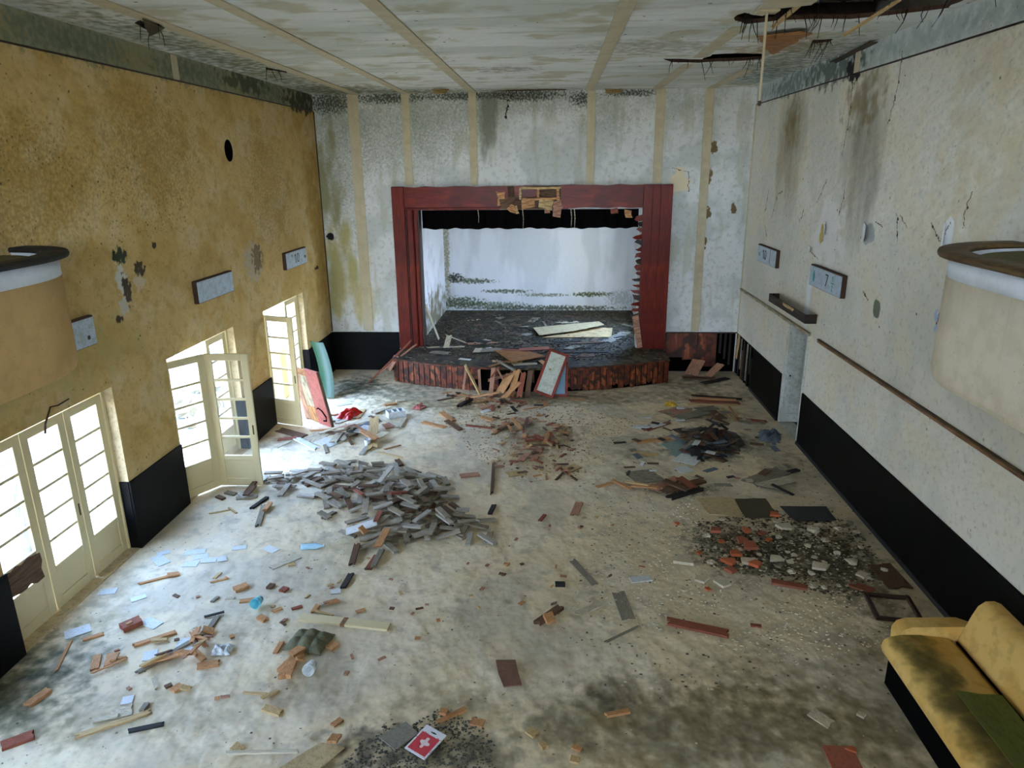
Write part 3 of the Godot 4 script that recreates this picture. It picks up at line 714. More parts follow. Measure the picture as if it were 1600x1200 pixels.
const LANDMARKS := [
	[Vector2(-3.3, -8.56), "the blue plastic bottle"], [Vector2(-2.68, -6.56), "the quilted cushion"], [Vector2(-2.4, -6.93), "the long pale board"], [Vector2(-1.14, -5.2), "the red and white bag"],
	[Vector2(-3.58, -6.38), "the white plastic scrap"], [Vector2(-5.6, -6.6), "the boarded-up pane"], [Vector2(-5.5, -8.2), "the first glazed doors"], [Vector2(-4.9, -10.4), "the open middle door"], [Vector2(-5.0, -13.4), "the furthest glazed doors"],
	[Vector2(-4.4, -13.4), "the leaning pink door"], [Vector2(-3.33, -14.0), "the white crate"], [Vector2(-4.34, -14.03), "the red bag"], [Vector2(-3.5, -12.32), "the standing white cup"], [Vector2(-2.94, -14.57), "the pink rag"],
	[Vector2(-0.05, -15.2), "the red frames"], [Vector2(-1.4, -15.2), "the gap in the stage front"], [Vector2(2.52, -14.89), "the yellow packet"], [Vector2(4.1, -13.0), "the blue-grey rag"], [Vector2(2.49, -10.0), "the torn beige card"],
	[Vector2(3.05, -10.0), "the black mat"], [Vector2(3.75, -9.8), "the dark wet board"], [Vector2(3.97, -7.48), "the square frame"], [Vector2(3.4, -6.2), "the sofa"], [Vector2(-0.45, -6.14), "the small brown board"], [Vector2(-2.1, -4.95), "the cardboard sheet"],
	[Vector2(2.7, -8.8), "the brick shards"], [Vector2(2.8, -12.6), "the black heap"], [Vector2(-3.52, -7.27), "the turquoise cup"], [Vector2(-2.5, -6.15), "the crushed cup"], [Vector2(-1.9, -9.4), "the parquet heap"], [Vector2(-2.5, -10.6), "the parquet heap"]]

func whereabouts(q: Vector2) -> String:
	var best := 1e9
	var word := ""
	for l in LANDMARKS:
		var d: float = q.distance_to(l[0])
		if d < best:
			best = d
			word = l[1]
	return ("beside " if best < 0.5 else "near " if best < 1.2 else "some way from ") + word

func size_word(ln: float, w: float) -> String:
	var out := "long " if ln > 0.7 else "short " if ln < 0.25 else ""
	return out + ("broad " if w > 0.15 else "thin " if w < 0.045 else "")

# ---------------------------------------------------------------- the scene
func _ready() -> void:
	rng.seed = 7
	heights.resize(GX * GZ)

	var cam := Camera3D.new()
	cam.name = "camera"
	cam.fov = 56.53
	cam.position = Vector3(0, 5.0, 0)
	cam.rotation_degrees = Vector3(-16.89, 3.577, -0.648)
	cam.near = 0.05
	cam.far = 300.0
	add_child(cam)
	cam.current = true

	var env := Environment.new()
	env.background_mode = Environment.BG_SKY
	var sky := Sky.new()
	var air := ProceduralSkyMaterial.new()
	air.sky_top_color = Color(0.60, 0.76, 1.0)
	air.sky_horizon_color = Color(0.89, 0.94, 1.0)
	air.sky_curve = 0.2
	air.ground_bottom_color = Color(0.55, 0.54, 0.50)
	air.ground_horizon_color = Color(0.75, 0.76, 0.76)
	air.sun_angle_max = 1.0
	air.energy_multiplier = 4.4
	sky.sky_material = air
	env.sky = sky
	env.tonemap_mode = Environment.TONE_MAPPER_LINEAR
	env.tonemap_exposure = 8.1
	env.sdfgi_enabled = true
	env.ssao_enabled = true
	env.ssil_enabled = true
	var world := WorldEnvironment.new()
	world.name = "world"
	world.environment = env
	add_child(world)

	# the sun stands over the far side of the building and lights the yard beyond its shadow
	var sun := DirectionalLight3D.new()
	sun.name = "sun"
	sun.light_color = Color(1.0, 0.96, 0.88)
	sun.light_energy = 1.8
	sun.light_angular_distance = 0.6
	sun.shadow_enabled = true
	add_child(sun)
	sun.look_at_from_position(Vector3(-2, 16, -9), Vector3.ZERO)

	make_materials()
	build_hall()
	build_doors()
	build_stage()
	build_balcony()
	build_yard()
	build_walls_things()
	build_ceiling_damage()
	build_furniture()
	build_debris()

# ---------------------------------------------------------------- materials
func make_materials() -> void:
	# wood grain: light streaks along u
	var g := canvas(1.0, 1.0, 256, Color(0.92, 0.92, 0.92))
	cover(g, Color(0.66, 0.62, 0.58), 3, 22.0, 0.35, 0.75, 0.9, Vector2(9, 1))
	cover(g, Color(0.48, 0.44, 0.40), 4, 40.0, 0.55, 0.85, 0.8, Vector2(12, 1))
	cover(g, Color(1.0, 0.98, 0.95), 5, 6.0, 0.5, 0.8, 0.5, Vector2(3, 1))
	g.im.convert(Image.FORMAT_RGB8)
	var grain := ImageTexture.create_from_image(g.im)
	var grain_n := bumps(256, 256, 8, 0.08, 3.0, Vector2(8, 1))
	# worn mottling for plaster, stone and card
	var w := canvas(1.0, 1.0, 256, Color(0.95, 0.95, 0.95))
	cover(w, Color(0.80, 0.79, 0.76), 13, 5.0, 0.4, 0.8, 0.6)
	cover(w, Color(0.68, 0.66, 0.62), 14, 16.0, 0.55, 0.9, 0.5)
	flecks(w, 260, [Color(0.5, 0.48, 0.42), Color(1, 1, 1), Color(0.65, 0.6, 0.5)], 0.004, 0.012, 15)
	w.im.convert(Image.FORMAT_RGB8)
	var worn := ImageTexture.create_from_image(w.im)
	var plaster_n := bumps(512, 512, 21, 0.06, 2.0)
	M["grain"] = grain
	M["worn"] = worn
	M["plaster_n"] = plaster_n
	# finishes of the loose pieces, by letter
	var fin_cols := {"o": Color(0.88, 0.66, 0.44), "g": Color(0.62, 0.60, 0.53), "d": Color(0.46, 0.34, 0.24), "r": Color(0.66, 0.37, 0.27), "c": Color(0.90, 0.87, 0.76), "y": Color(0.90, 0.78, 0.55), "k": Color(0.13, 0.125, 0.12), "b": Color(0.46, 0.51, 0.58), "p": Color(0.80, 0.60, 0.49)}
	for k in fin_cols:
		M[k] = mat(fin_cols[k], 0.75, grain, grain_n, 0.6)
	M["w"] = mat(Color(0.90, 0.92, 0.92), 0.6, worn)
	M["t"] = mat(Color(0.48, 0.60, 0.57), 0.35, worn)
	M["q"] = mat(Color(0.70, 0.40, 0.30), 0.85, worn)
	M["oak"] = mat(Color(0.74, 0.71, 0.64), 0.7, grain, grain_n, 0.6)
	M["oak2"] = mat(Color(0.60, 0.56, 0.48), 0.7, grain, grain_n, 0.6)
	M["oak3"] = mat(Color(0.80, 0.79, 0.74), 0.65, grain, grain_n, 0.6)
	M["plaster"] = mat(Color(0.86, 0.82, 0.72), 0.9, worn)
	M["brick"] = mat(Color(0.82, 0.44, 0.27), 0.9, worn)
	M["stone"] = mat(Color(0.52, 0.50, 0.42), 0.95, worn)
	M["soil"] = mat(Color(0.30, 0.27, 0.19), 0.95, worn)
	M["slate"] = mat(Color(0.12, 0.14, 0.16), 0.5, worn)
	M["cream_paint"] = mat(Color(0.86, 0.80, 0.62), 0.5)
	M["white_paint"] = tri_mat(Color(0.86, 0.88, 0.84), 0.45, worn, 0.7)
	M["dado"] = tri_mat(Color(0.030, 0.031, 0.034), 0.55, worn, 0.6)
	M["dado"].metallic_specular = 0.25
	M["dark_wood"] = mat(Color(0.22, 0.14, 0.09), 0.55, grain, grain_n, 0.5)
	M["rail_wood"] = mat(Color(0.60, 0.44, 0.28), 0.6, grain, grain_n, 0.6)
	M["black"] = mat(Color(0.02, 0.02, 0.02), 0.95)
	M["black"].metallic_specular = 0.15
	M["curtain"] = mat(Color(0.05, 0.045, 0.05), 1.0)
	M["curtain"].metallic_specular = 0.1
	M["rust"] = mat(Color(0.30, 0.20, 0.13), 0.8, worn)
	M["steel"] = mat(Color(0.35, 0.34, 0.31), 0.45, worn)
	M["steel"].metallic = 0.6
	M["jamb"] = tri_mat(Color(0.84, 0.76, 0.60), 0.9, worn, 0.8)
	M["outer"] = tri_mat(Color(0.80, 0.78, 0.72), 0.9, worn, 0.5)
	# varnished red plywood
	var v := canvas(1.0, 1.0, 256, Color(0.42, 0.10, 0.04))
	cover(v, Color(0.56, 0.19, 0.075), 31, 9.0, 0.4, 0.8, 0.6, Vector2(5, 1))
	cover(v, Color(0.32, 0.07, 0.04), 32, 2.0, 0.42, 0.75, 0.6)
	cover(v, Color(0.27, 0.055, 0.05), 33, 28.0, 0.5, 0.9, 0.5, Vector2(9, 1))
	v.im.convert(Image.FORMAT_RGB8)
	M["ply"] = mat(Color.WHITE, 0.36, ImageTexture.create_from_image(v.im))
	M["ply"].metallic_specular = 0.35
	var v2 := canvas(1.0, 1.0, 256, Color(0.42, 0.18, 0.085))
	cover(v2, Color(0.70, 0.42, 0.25), 34, 5.0, 0.45, 0.75, 0.7, Vector2(1, 8))
	cover(v2, Color(0.17, 0.09, 0.05), 35, 2.5, 0.42, 0.7, 0.85)
	cover(v2, Color(0.24, 0.11, 0.06), 36, 26.0, 0.5, 0.9, 0.4, Vector2(1, 16))
	v2.im.convert(Image.FORMAT_RGB8)
	M["apron"] = mat(Color.WHITE, 0.5, ImageTexture.create_from_image(v2.im))
	# glass
	var gl := StandardMaterial3D.new()
	gl.albedo_color = Color(0.92, 0.97, 1.0, 0.06)
	gl.transparency = BaseMaterial3D.TRANSPARENCY_ALPHA
	gl.roughness = 0.03
	M["glass"] = gl
	# cloth, plastic and card
	var soft_c := canvas(1.0, 1.0, 256, Color(0.97, 0.97, 0.97))
	cover(soft_c, Color(0.90, 0.895, 0.88), 16, 3.0, 0.4, 0.8, 0.7)
	flecks(soft_c, 60, [Color(0.76, 0.74, 0.70), Color(0.84, 0.82, 0.78)], 0.006, 0.016, 17)
	soft_c.im.convert(Image.FORMAT_RGB8)
	var soft := ImageTexture.create_from_image(soft_c.im)
	M["parapet_pale"] = tri_mat(Color(0.90, 0.85, 0.74), 0.9, soft, 1.1)
	M["parapet_shaded"] = tri_mat(Color(0.84, 0.69, 0.44), 0.9, soft, 1.1)  # same cream paint as the pale arm, with warm shade put into the colour
	M["batten"] = tri_mat(Color(0.80, 0.755, 0.63), 0.8, soft, 0.9)
	M["rail_top"] = mat(Color(0.40, 0.31, 0.16), 0.6, grain)
	M["band"] = tri_mat(Color(0.88, 0.90, 0.92), 0.8, soft, 0.9)
	M["olive_floor"] = tri_mat(Color(0.42, 0.40, 0.22), 0.9, worn, 0.8)
	M["yard"] = tri_mat(Color(0.62, 0.62, 0.60), 0.95, worn, 0.3)
	M["yellow"] = mat(Color(0.88, 0.72, 0.18), 0.6, worn)
	M["crate_paint"] = mat(Color(0.80, 0.70, 0.40), 0.6, worn)
	M["sign_face"] = mat(Color(0.76, 0.83, 0.88), 0.4, worn)
	M["cream_rail"] = mat(Color(0.78, 0.74, 0.62), 0.7, grain)
	M["flake"] = mat(Color(0.90, 0.91, 0.90), 0.8)
	M["reed"] = mat(Color(0.09, 0.075, 0.05), 0.95)
	M["orange_board"] = mat(Color(0.72, 0.48, 0.22), 0.7, grain, grain_n, 0.5)
	M["red_wood"] = mat(Color(0.58, 0.20, 0.09), 0.45, grain, grain_n, 0.4)
	M["pale_panel"] = mat(Color(0.78, 0.80, 0.73), 0.5, worn)
	M["blue_panel"] = mat(Color(0.50, 0.64, 0.72), 0.3)
	M["card"] = mat(Color(0.80, 0.72, 0.54), 0.85, worn)
	M["grey_tile"] = mat(Color(0.56, 0.55, 0.50), 0.6, worn)
	M["brown_board"] = mat(Color(0.50, 0.36, 0.29), 0.6, worn)
	M["pink_paint"] = mat(Color(0.82, 0.46, 0.42), 0.6, worn)
	M["green_paint"] = mat(Color(0.09, 0.26, 0.16), 0.5, worn)
	M["green_cloth"] = mat(Color(0.42, 0.46, 0.20), 0.85, worn)
	M["moss_cloth"] = mat(Color(0.44, 0.44, 0.34), 0.95, worn)
	M["red_plastic"] = mat(Color(0.82, 0.13, 0.08), 0.35)
	M["blue_plastic"] = mat(Color(0.66, 0.82, 0.90), 0.2)
	M["teal_plastic"] = mat(Color(0.45, 0.80, 0.85), 0.3)
	M["leaf"] = mat(Color(0.52, 0.36, 0.20), 0.9)
	M["gravel"] = mat(Color(0.30, 0.31, 0.27), 0.8)
	var up := canvas(2.0, 2.0, 128, Color(0.84, 0.70, 0.40))
	cover(up, Color(0.78, 0.60, 0.28), 61, 1.2, 0.4, 0.75, 0.7)
	cover(up, Color(0.66, 0.54, 0.26), 62, 5.0, 0.5, 0.8, 0.4)
	var us := {"im": Image.new(), "ppm": up.ppm, "h": up.h}
	us.im.copy_from(up.im)
	up.im.convert(Image.FORMAT_RGB8)
	M["upholstery"] = mat(Color.WHITE, 0.85, ImageTexture.create_from_image(up.im))
	# the seat is soaked and mouldy along its middle
	for k in 5:
		blot(us, 0.62, 0.2 + 0.4 * k, 0.24, 0.34, Color(0.30, 0.27, 0.09), 0.85, 63 + k, 3.0, 0.7, 0.9)
	us.im.convert(Image.FORMAT_RGB8)
	M["seat_cloth"] = mat(Color.WHITE, 0.85, ImageTexture.create_from_image(us.im))
	M["seat_cloth"].uv1_scale = Vector3(0.5, 0.5, 0.5)
	M["upholstery"].uv1_scale = Vector3(0.5, 0.5, 0.5)
	# shared shapes of the loose pieces: 1 m long, wide and thick, scaled where they lie
	M["plank_clean"] = cbox(Vector3.ONE, 0.03)
	M["plank_low"] = prism(rect(-0.5, -0.5, 0.5, 0.5), 1.0)
	M["planks"] = []
	M["planks_low"] = []
	for k in 6:
		rng.seed = 40 + k
		var p := PackedVector2Array([Vector2(-0.5, -0.5), Vector2(0.5 - rng.randf() * 0.04, -0.5), Vector2(0.5 - rng.randf() * 0.1, -0.2 + rng.randf() * 0.2), Vector2(0.5 - rng.randf() * 0.03, 0.15), Vector2(0.5 - rng.randf() * 0.08, 0.5), Vector2(-0.5 + rng.randf() * 0.05, 0.5), Vector2(-0.5 + rng.randf() * 0.09, 0.1 * rng.randf()), Vector2(-0.5 + rng.randf() * 0.03, -0.25)])
		M["planks_low"].append(prism(p, 1.0))
		var mid := begin()
		prism_into(mid, p, 1.0, at(0, -0.5, 0))
		M["planks"].append(fin(mid))
	M["lumps"] = []
	for k in 5:
		M["lumps"].append(lump(70 + k))
	M["shards"] = []
	for k in 4:
		rng.seed = 80 + k
		M["shards"].append(prism(rag([Vector2(-0.5, -0.4), Vector2(0.45, -0.3 - 0.1 * k), Vector2(0.5, 0.2), Vector2(-0.1 * k, 0.5)], 0.05, 80 + k, 0.4), 0.5))
	rng.seed = 7
	paint_walls()

func paint_walls() -> void:
	var n: Texture2D = M["plaster_n"]
	# wall with the glazed doors: ochre plaster with its warm shade put into the colour, mottled, with a grey mouldy frieze; u runs from z = -4 to the stage wall
	var c := canvas(13.65, YC, 80, Color(0.80, 0.68, 0.43))
	cover(c, Color(0.74, 0.60, 0.32), 41, 0.7, 0.42, 0.7, 0.7)
	cover(c, Color(0.82, 0.74, 0.56), 42, 0.9, 0.5, 0.75, 0.6)
	cover(c, Color(0.58, 0.47, 0.22), 43, 14.0, 0.60, 0.85, 0.3)
	cover(c, Color(0.64, 0.53, 0.24), 44, 3.0, 0.55, 0.8, 0.35)
	cover(c, Color(0.84, 0.78, 0.66), 45, 12.0, 0.62, 0.85, 0.25)
	for q in [[6.3, 5.2, 1.4, 0.9], [1.5, 4.6, 1.6, 0.9], [3.6, 4.9, 1.5, 0.8], [10.5, 4.6, 1.2, 1.2]]:
		blot(c, q[0], q[1], q[2], q[3], Color(0.46, 0.36, 0.14), 0.34, 46 + int(q[0] * 10), 16.0, 2.0, 1.2)
	blot(c, 13.2, 3.6, 0.8, 2.2, Color(0.64, 0.49, 0.17), 0.5, 50, 2.0, 1.2, 0.9)
	blot(c, 3.4, 2.9, 2.6, 0.5, Color(0.72, 0.66, 0.42), 0.6, 51, 2.0, 1.3, 0.8)
	# frieze
	c.im.fill_rect(Rect2i(0, 0, c.im.get_width(), int((YC - YF) * 80)), Color(0.56, 0.57, 0.47))
	for k in 14:
		blot(c, k + 0.4, 6.48, 0.9, 0.24, Color(0.36, 0.40, 0.31) if k % 3 else Color(0.60, 0.54, 0.34), 0.55, 60 + k, 7.0, 1.5, 1.0)
	blot(c, 12.8, 6.5, 1.0, 0.3, Color(0.14, 0.16, 0.11), 0.75, 77, 4.0, 1.6, 0.5)
	blot(c, 9.9, 6.55, 1.1, 0.2, Color(0.22, 0.25, 0.18), 0.7, 78, 4.0, 1.6, 0.5)
	# fallen paint
	for q in [[5.15, 3.95, 0.16, 0.12, Color(0.15, 0.20, 0.12)], [5.1, 3.65, 0.14, 0.24, Color(0.80, 0.80, 0.76)], [5.18, 3.5, 0.10, 0.22, Color(0.30, 0.26, 0.20)], [5.05, 3.3, 0.12, 0.12, Color(0.78, 0.76, 0.70)], [5.55, 3.72, 0.16, 0.10, Color(0.26, 0.20, 0.13)], [5.5, 3.55, 0.15, 0.12, Color(0.80, 0.74, 0.62)], [9.3, 3.35, 0.42, 0.42, Color(0.72, 0.66, 0.55)], [9.5, 3.4, 0.25, 0.3, Color(0.50, 0.42, 0.30)], [6.0, 4.0, 0.06, 0.05, Color(0.2, 0.16, 0.1)], [4.9, 3.15, 0.08, 0.06, Color(0.25, 0.2, 0.14)], [3.9, 3.2, 0.05, 0.05, Color(0.25, 0.2, 0.14)], [12.9, 2.75, 0.15, 0.04, Color(0.2, 0.15, 0.1)]]:
		blot(c, q[0], q[1], q[2], q[3], q[4], 0.95, 80 + int(q[1] * 31), 8.0, 1.4, 0.25)
	crack(c, [Vector2(9.65, 3.75), Vector2(9.62, 3.4), Vector2(9.55, 3.05)], Color(0.22, 0.16, 0.1), 0.02, 3)
	flecks(c, 900, [Color(0.36, 0.28, 0.13), Color(0.48, 0.38, 0.18), Color(0.56, 0.47, 0.24)], 0.01, 0.03, 4)
	for q in [[1.2, 4.2, 2.2, 1.3], [3.2, 3.9, 1.5, 1.2], [6.0, 4.6, 2.0, 1.0], [3.0, 5.2, 3.0, 0.8]]:
		flecks(c, 240, [Color(0.38, 0.29, 0.12), Color(0.50, 0.40, 0.16)], 0.010, 0.028, int(q[0] * 10), Rect2(q[0] - q[2] / 2, q[1] - q[3] / 2, q[2], q[3]))
	M["wall_left"] = painted(c, 0.92, n, 0.4)

	# opposite wall: pale cream, with brown and grey water marks; u runs from the stage wall (z = -17.65) to z = -4
	c = canvas(13.65, YC, 80, Color(0.87, 0.855, 0.80))
	cover(c, Color(0.81, 0.80, 0.75), 101, 0.5, 0.4, 0.7, 0.7)
	cover(c, Color(0.88, 0.84, 0.74), 102, 0.6, 0.5, 0.75, 0.6)
	cover(c, Color(0.66, 0.65, 0.58), 103, 9.0, 0.62, 0.85, 0.4)
	blot(c, 2.75, 5.2, 1.05, 1.35, Color(0.50, 0.45, 0.33), 0.75, 110, 1.4, 0.6, 1.2, Vector2(1, 4))
	blot(c, 2.75, 5.7, 0.6, 0.55, Color(0.38, 0.31, 0.14), 0.6, 111, 3.0, 0.8, 1.3)
	blot(c, 6.3, 5.2, 1.0, 1.5, Color(0.50, 0.49, 0.43), 0.75, 112, 1.6, 0.7, 1.2, Vector2(1, 3))
	blot(c, 6.0, 5.9, 0.8, 0.5, Color(0.46, 0.40, 0.25), 0.55, 113, 3.0, 1.4, 0.9)
	blot(c, 9.3, 4.9, 1.0, 1.4, Color(0.80, 0.75, 0.60), 0.5, 114, 2.0, 1.2, 1.0)
	blot(c, 5.2, 3.9, 0.9, 0.7, Color(0.90, 0.89, 0.87), 0.8, 115, 2.0, 1.2, 0.5)
	blot(c, 3.0, 4.1, 0.7, 0.5, Color(0.80, 0.80, 0.75), 0.6, 116, 5.0, 1.8, 0.6)
	blot(c, 4.64, 2.7, 0.18, 0.6, Color(0.92, 0.94, 0.95), 0.9, 117, 2.0, 0.6, 0.7)
	blot(c, 9.3, 3.2, 0.3, 0.3, Color(0.62, 0.72, 0.86), 0.9, 118, 5.0, 1.8, 0.3)
	blot(c, 6.8, 4.02, 0.22, 0.17, Color(0.66, 0.68, 0.66), 0.95, 119, 3.0, 0.5, 0.15)
	blot(c, 8.95, 4.14, 0.12, 0.28, Color(0.93, 0.94, 0.94), 0.95, 120, 3.0, 0.7, 0.15)
	blot(c, 7.4, 3.03, 0.13, 0.14, Color(0.40, 0.44, 0.38), 0.95, 121, 3.0, 0.6, 0.2)
	# frieze
	c.im.fill_rect(Rect2i(0, 0, c.im.get_width(), int((YC - YF) * 80)), Color(0.76, 0.79, 0.78))
	for k in 14:
		blot(c, k + 0.3, 6.48, 0.8, 0.2, Color(0.56, 0.60, 0.57), 0.4, 130 + k, 4.0, 1.8, 0.8)
	blot(c, 4.6, 6.5, 1.4, 0.3, Color(0.26, 0.31, 0.28), 0.7, 150, 4.0, 1.6, 0.7)
	blot(c, 2.4, 6.48, 1.2, 0.25, Color(0.36, 0.42, 0.40), 0.6, 151, 5.0, 1.8, 0.7)
	blot(c, 5.5, 6.38, 0.3, 0.2, Color(0.04, 0.05, 0.04), 0.95, 152, 5.0, 1.4, 0.4)
	for q in [[5.5, 6.2, 5.45, 5.1], [7.1, 6.4, 6.95, 5.5]]:
		crack(c, [Vector2(q[0], q[1]), Vector2((q[0] + q[2]) / 2 + 0.03, (q[1] + q[3]) / 2), Vector2(q[2], q[3])], Color(0.25, 0.24, 0.18), 0.025, 5)
	# cracks with the lath showing
	for q in [[1.55, 4.45, 1.4, 4.0], [2.2, 4.4, 2.0, 3.9], [2.25, 4.42, 2.5, 4.48], [4.9, 4.75, 4.6, 4.35], [5.7, 4.6, 5.62, 4.2], [4.95, 4.0, 5.0, 3.75], [4.55, 3.5, 4.95, 3.42], [1.5, 3.75, 1.75, 3.5], [7.6, 4.35, 7.75, 4.0], [7.95, 4.2, 7.75, 4.35], [8.55, 4.3, 8.75, 4.1], [7.0, 4.2, 7.25, 4.15], [9.05, 3.3, 9.02, 3.15], [6.9, 3.2, 7.15, 3.1], [3.9, 4.2, 3.7, 3.95], [9.6, 3.8, 9.62, 3.5], [8.95, 4.35, 8.85, 4.1], [9.25, 4.3, 9.3, 4.7]]:
		crack(c, [Vector2(q[0], q[1]), Vector2((q[0] + q[2]) / 2 + 0.02, (q[1] + q[3]) / 2), Vector2(q[2], q[3])], Color(0.26, 0.18, 0.10), 0.022, int(q[0] * 100))
	blot(c, 4.95, 3.85, 0.1, 0.2, Color(0.72, 0.60, 0.25), 0.8, 160, 5.0, 1.0, 0.5)
	flecks(c, 200, [Color(0.45, 0.42, 0.36), Color(0.60, 0.56, 0.48), Color(0.30, 0.26, 0.20)], 0.01, 0.035, 6)
	M["wall_right"] = painted(c, 0.9, n, 0.4)

	# stage wall: grey white with mould creeping from the ceiling; u from XL
	c = canvas(XR - XL, YC, 90, Color(0.86, 0.87, 0.86))
	cover(c, Color(0.74, 0.76, 0.74), 201, 0.6, 0.4, 0.7, 0.7)
	cover(c, Color(0.62, 0.64, 0.60), 202, 6.0, 0.55, 0.8, 0.35)
	cover(c, Color(0.70, 0.70, 0.62), 203, 2.0, 0.55, 0.8, 0.5, Vector2(1, 5))
	for q in [[0.6, 5.6, 0.9, 1.6, 0.7], [1.7, 5.9, 1.2, 1.0, 0.65], [3.0, 6.0, 1.4, 0.9, 0.7], [4.0, 6.4, 1.2, 0.5, 0.6], [5.2, 6.45, 1.4, 0.35, 0.7], [0.5, 4.2, 0.6, 1.4, 0.5], [6.8, 6.2, 1.0, 0.6, 0.5], [8.6, 6.4, 1.2, 0.4, 0.4], [2.2, 5.2, 1.2, 0.7, 0.4]]:
		blot(c, q[0], q[1], q[2], q[3], Color(0.44, 0.46, 0.40), q[4] * 0.65, 210 + int(q[0] * 10), 14.0, 1.2, 1.5)
	for q in [[0.4, 6.5, 0.7, 0.3], [1.8, 6.58, 1.0, 0.16], [3.6, 6.6, 1.2, 0.12], [5.0, 6.58, 1.0, 0.14], [6.3, 6.5, 0.35, 0.2], [7.4, 6.6, 0.7, 0.1]]:
		blot(c, q[0], q[1], q[2], q[3], Color(0.16, 0.18, 0.13), 0.75, 230 + int(q[0] * 10), 16.0, 1.4, 1.0)
	for q in [[0.35, 2.6, 0.5, 1.6, Color(0.66, 0.62, 0.34)], [0.9, 1.9, 0.35, 1.0, Color(0.72, 0.67, 0.42)], [4.1, 6.0, 0.3, 0.9, Color(0.42, 0.43, 0.38)], [0.25, 4.8, 0.35, 1.4, Color(0.50, 0.48, 0.30)]]:
		blot(c, q[0], q[1], q[2], q[3], q[4], 0.7, 250 + int(q[0] * 10), 2.0, 1.3, 0.9, Vector2(1, 3))
	blot(c, 8.6, 4.65, 0.28, 0.32, Color(0.90, 0.84, 0.70), 0.9, 260, 4.0, 1.0, 0.3)
	crack(c, [Vector2(8.4, 4.95), Vector2(8.75, 4.85), Vector2(8.8, 4.4)], Color(0.3, 0.25, 0.18), 0.02, 9)
	crack(c, [Vector2(4.6, 6.5), Vector2(4.55, 6.1)], Color(0.08, 0.08, 0.06), 0.04, 10)
	for q in [[9.35, 5.4], [9.28, 4.75], [9.3, 3.9], [9.25, 3.2], [9.2, 2.6], [9.9, 4.0]]:
		blot(c, q[0], q[1], 0.08, 0.16, Color(0.42, 0.34, 0.20), 0.9, int(q[1] * 50), 6.0, 1.5, 0.3)
	blot(c, 0.16, 3.4, 0.1, 0.1, Color(0.05, 0.05, 0.04), 0.95, 270, 6.0, 0.8, 0.2)
	flecks(c, 160, [Color(0.42, 0.42, 0.36), Color(0.6, 0.6, 0.54)], 0.01, 0.03, 8)
	M["wall_back"] = painted(c, 0.92, n, 0.35)

	# ceiling: u from XL, v from the stage wall towards the balcony, 11 m of it
	c = canvas(XR - XL, 11.0, 70, Color(0.88, 0.89, 0.87))
	cover(c, Color(0.76, 0.78, 0.74), 301, 0.5, 0.4, 0.7, 0.7, Vector2(3, 1))
	cover(c, Color(0.64, 0.64, 0.56), 302, 2.5, 0.55, 0.85, 0.4, Vector2(6, 1))
	cover(c, Color(0.66, 0.62, 0.46), 303, 0.8, 0.58, 0.8, 0.5)
	for q in [[0.5, 5.0, 0.6, 5.5, Color(0.34, 0.36, 0.26), 0.75], [0.8, 1.0, 1.2, 1.2, Color(0.28, 0.30, 0.20), 0.8], [2.0, 0.4, 2.0, 0.6, Color(0.36, 0.37, 0.28), 0.7], [9.6, 4.5, 0.8, 2.5, Color(0.44, 0.47, 0.40), 0.7], [9.8, 2.0, 0.7, 1.6, Color(0.36, 0.42, 0.40), 0.7], [4.8, 3.8, 0.7, 0.5, Color(0.48, 0.46, 0.40), 0.6], [7.0, 6.0, 1.2, 0.8, Color(0.56, 0.54, 0.46), 0.6], [9.0, 5.8, 0.6, 1.0, Color(0.55, 0.42, 0.22), 0.6], [5.0, 0.3, 1.4, 0.35, Color(0.34, 0.35, 0.26), 0.7]]:
		blot(c, q[0], q[1], q[2], q[3], q[4], q[5], 310 + int(q[0] * 10 + q[1]), 5.0, 1.4, 1.2)
	flecks(c, 240, [Color(0.4, 0.4, 0.34), Color(0.25, 0.24, 0.2), Color(0.55, 0.54, 0.46)], 0.015, 0.06, 11)
	M["ceiling"] = painted(c, 0.92, n, 0.3)

	# floor: dusty screed, u from XL, v from z = -4 to the stage wall
	c = canvas(XR - XL, 13.65, 100, Color(0.89, 0.82, 0.68))
	cover(c, Color(0.78, 0.74, 0.65), 401, 0.45, 0.4, 0.7, 0.8)
	cover(c, Color(0.91, 0.86, 0.75), 402, 0.6, 0.5, 0.75, 0.7)
	cover(c, Color(0.62, 0.58, 0.50), 403, 2.2, 0.55, 0.85, 0.4)
	cover(c, Color(0.82, 0.77, 0.66), 404, 7.0, 0.58, 0.9, 0.25)
	cover(c, Color(0.50, 0.46, 0.38), 405, 16.0, 0.62, 0.9, 0.22)
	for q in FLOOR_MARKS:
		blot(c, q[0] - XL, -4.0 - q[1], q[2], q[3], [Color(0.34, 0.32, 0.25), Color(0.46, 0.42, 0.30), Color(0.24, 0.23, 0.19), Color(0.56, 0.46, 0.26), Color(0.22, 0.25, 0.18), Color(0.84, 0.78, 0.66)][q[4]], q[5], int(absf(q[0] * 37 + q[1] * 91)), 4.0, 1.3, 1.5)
	flecks(c, 1100, [Color(0.38, 0.34, 0.26), Color(0.86, 0.82, 0.72), Color(0.25, 0.23, 0.18), Color(0.62, 0.46, 0.28)], 0.01, 0.03, 12)
	flecks(c, 1500, [Color(0.88, 0.85, 0.76), Color(0.80, 0.75, 0.62), Color(0.32, 0.28, 0.2)], 0.01, 0.04, 13, Rect2(6.0, 2.0, 4.2, 6.0))
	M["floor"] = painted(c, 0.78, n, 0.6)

	# rear wall of the stage: u from its corner, 6 m
	c = canvas(6.0, 4.6, 80, Color(0.88, 0.89, 0.90))
	cover(c, Color(0.78, 0.79, 0.79), 501, 0.8, 0.4, 0.7, 0.6, Vector2(1, 4))
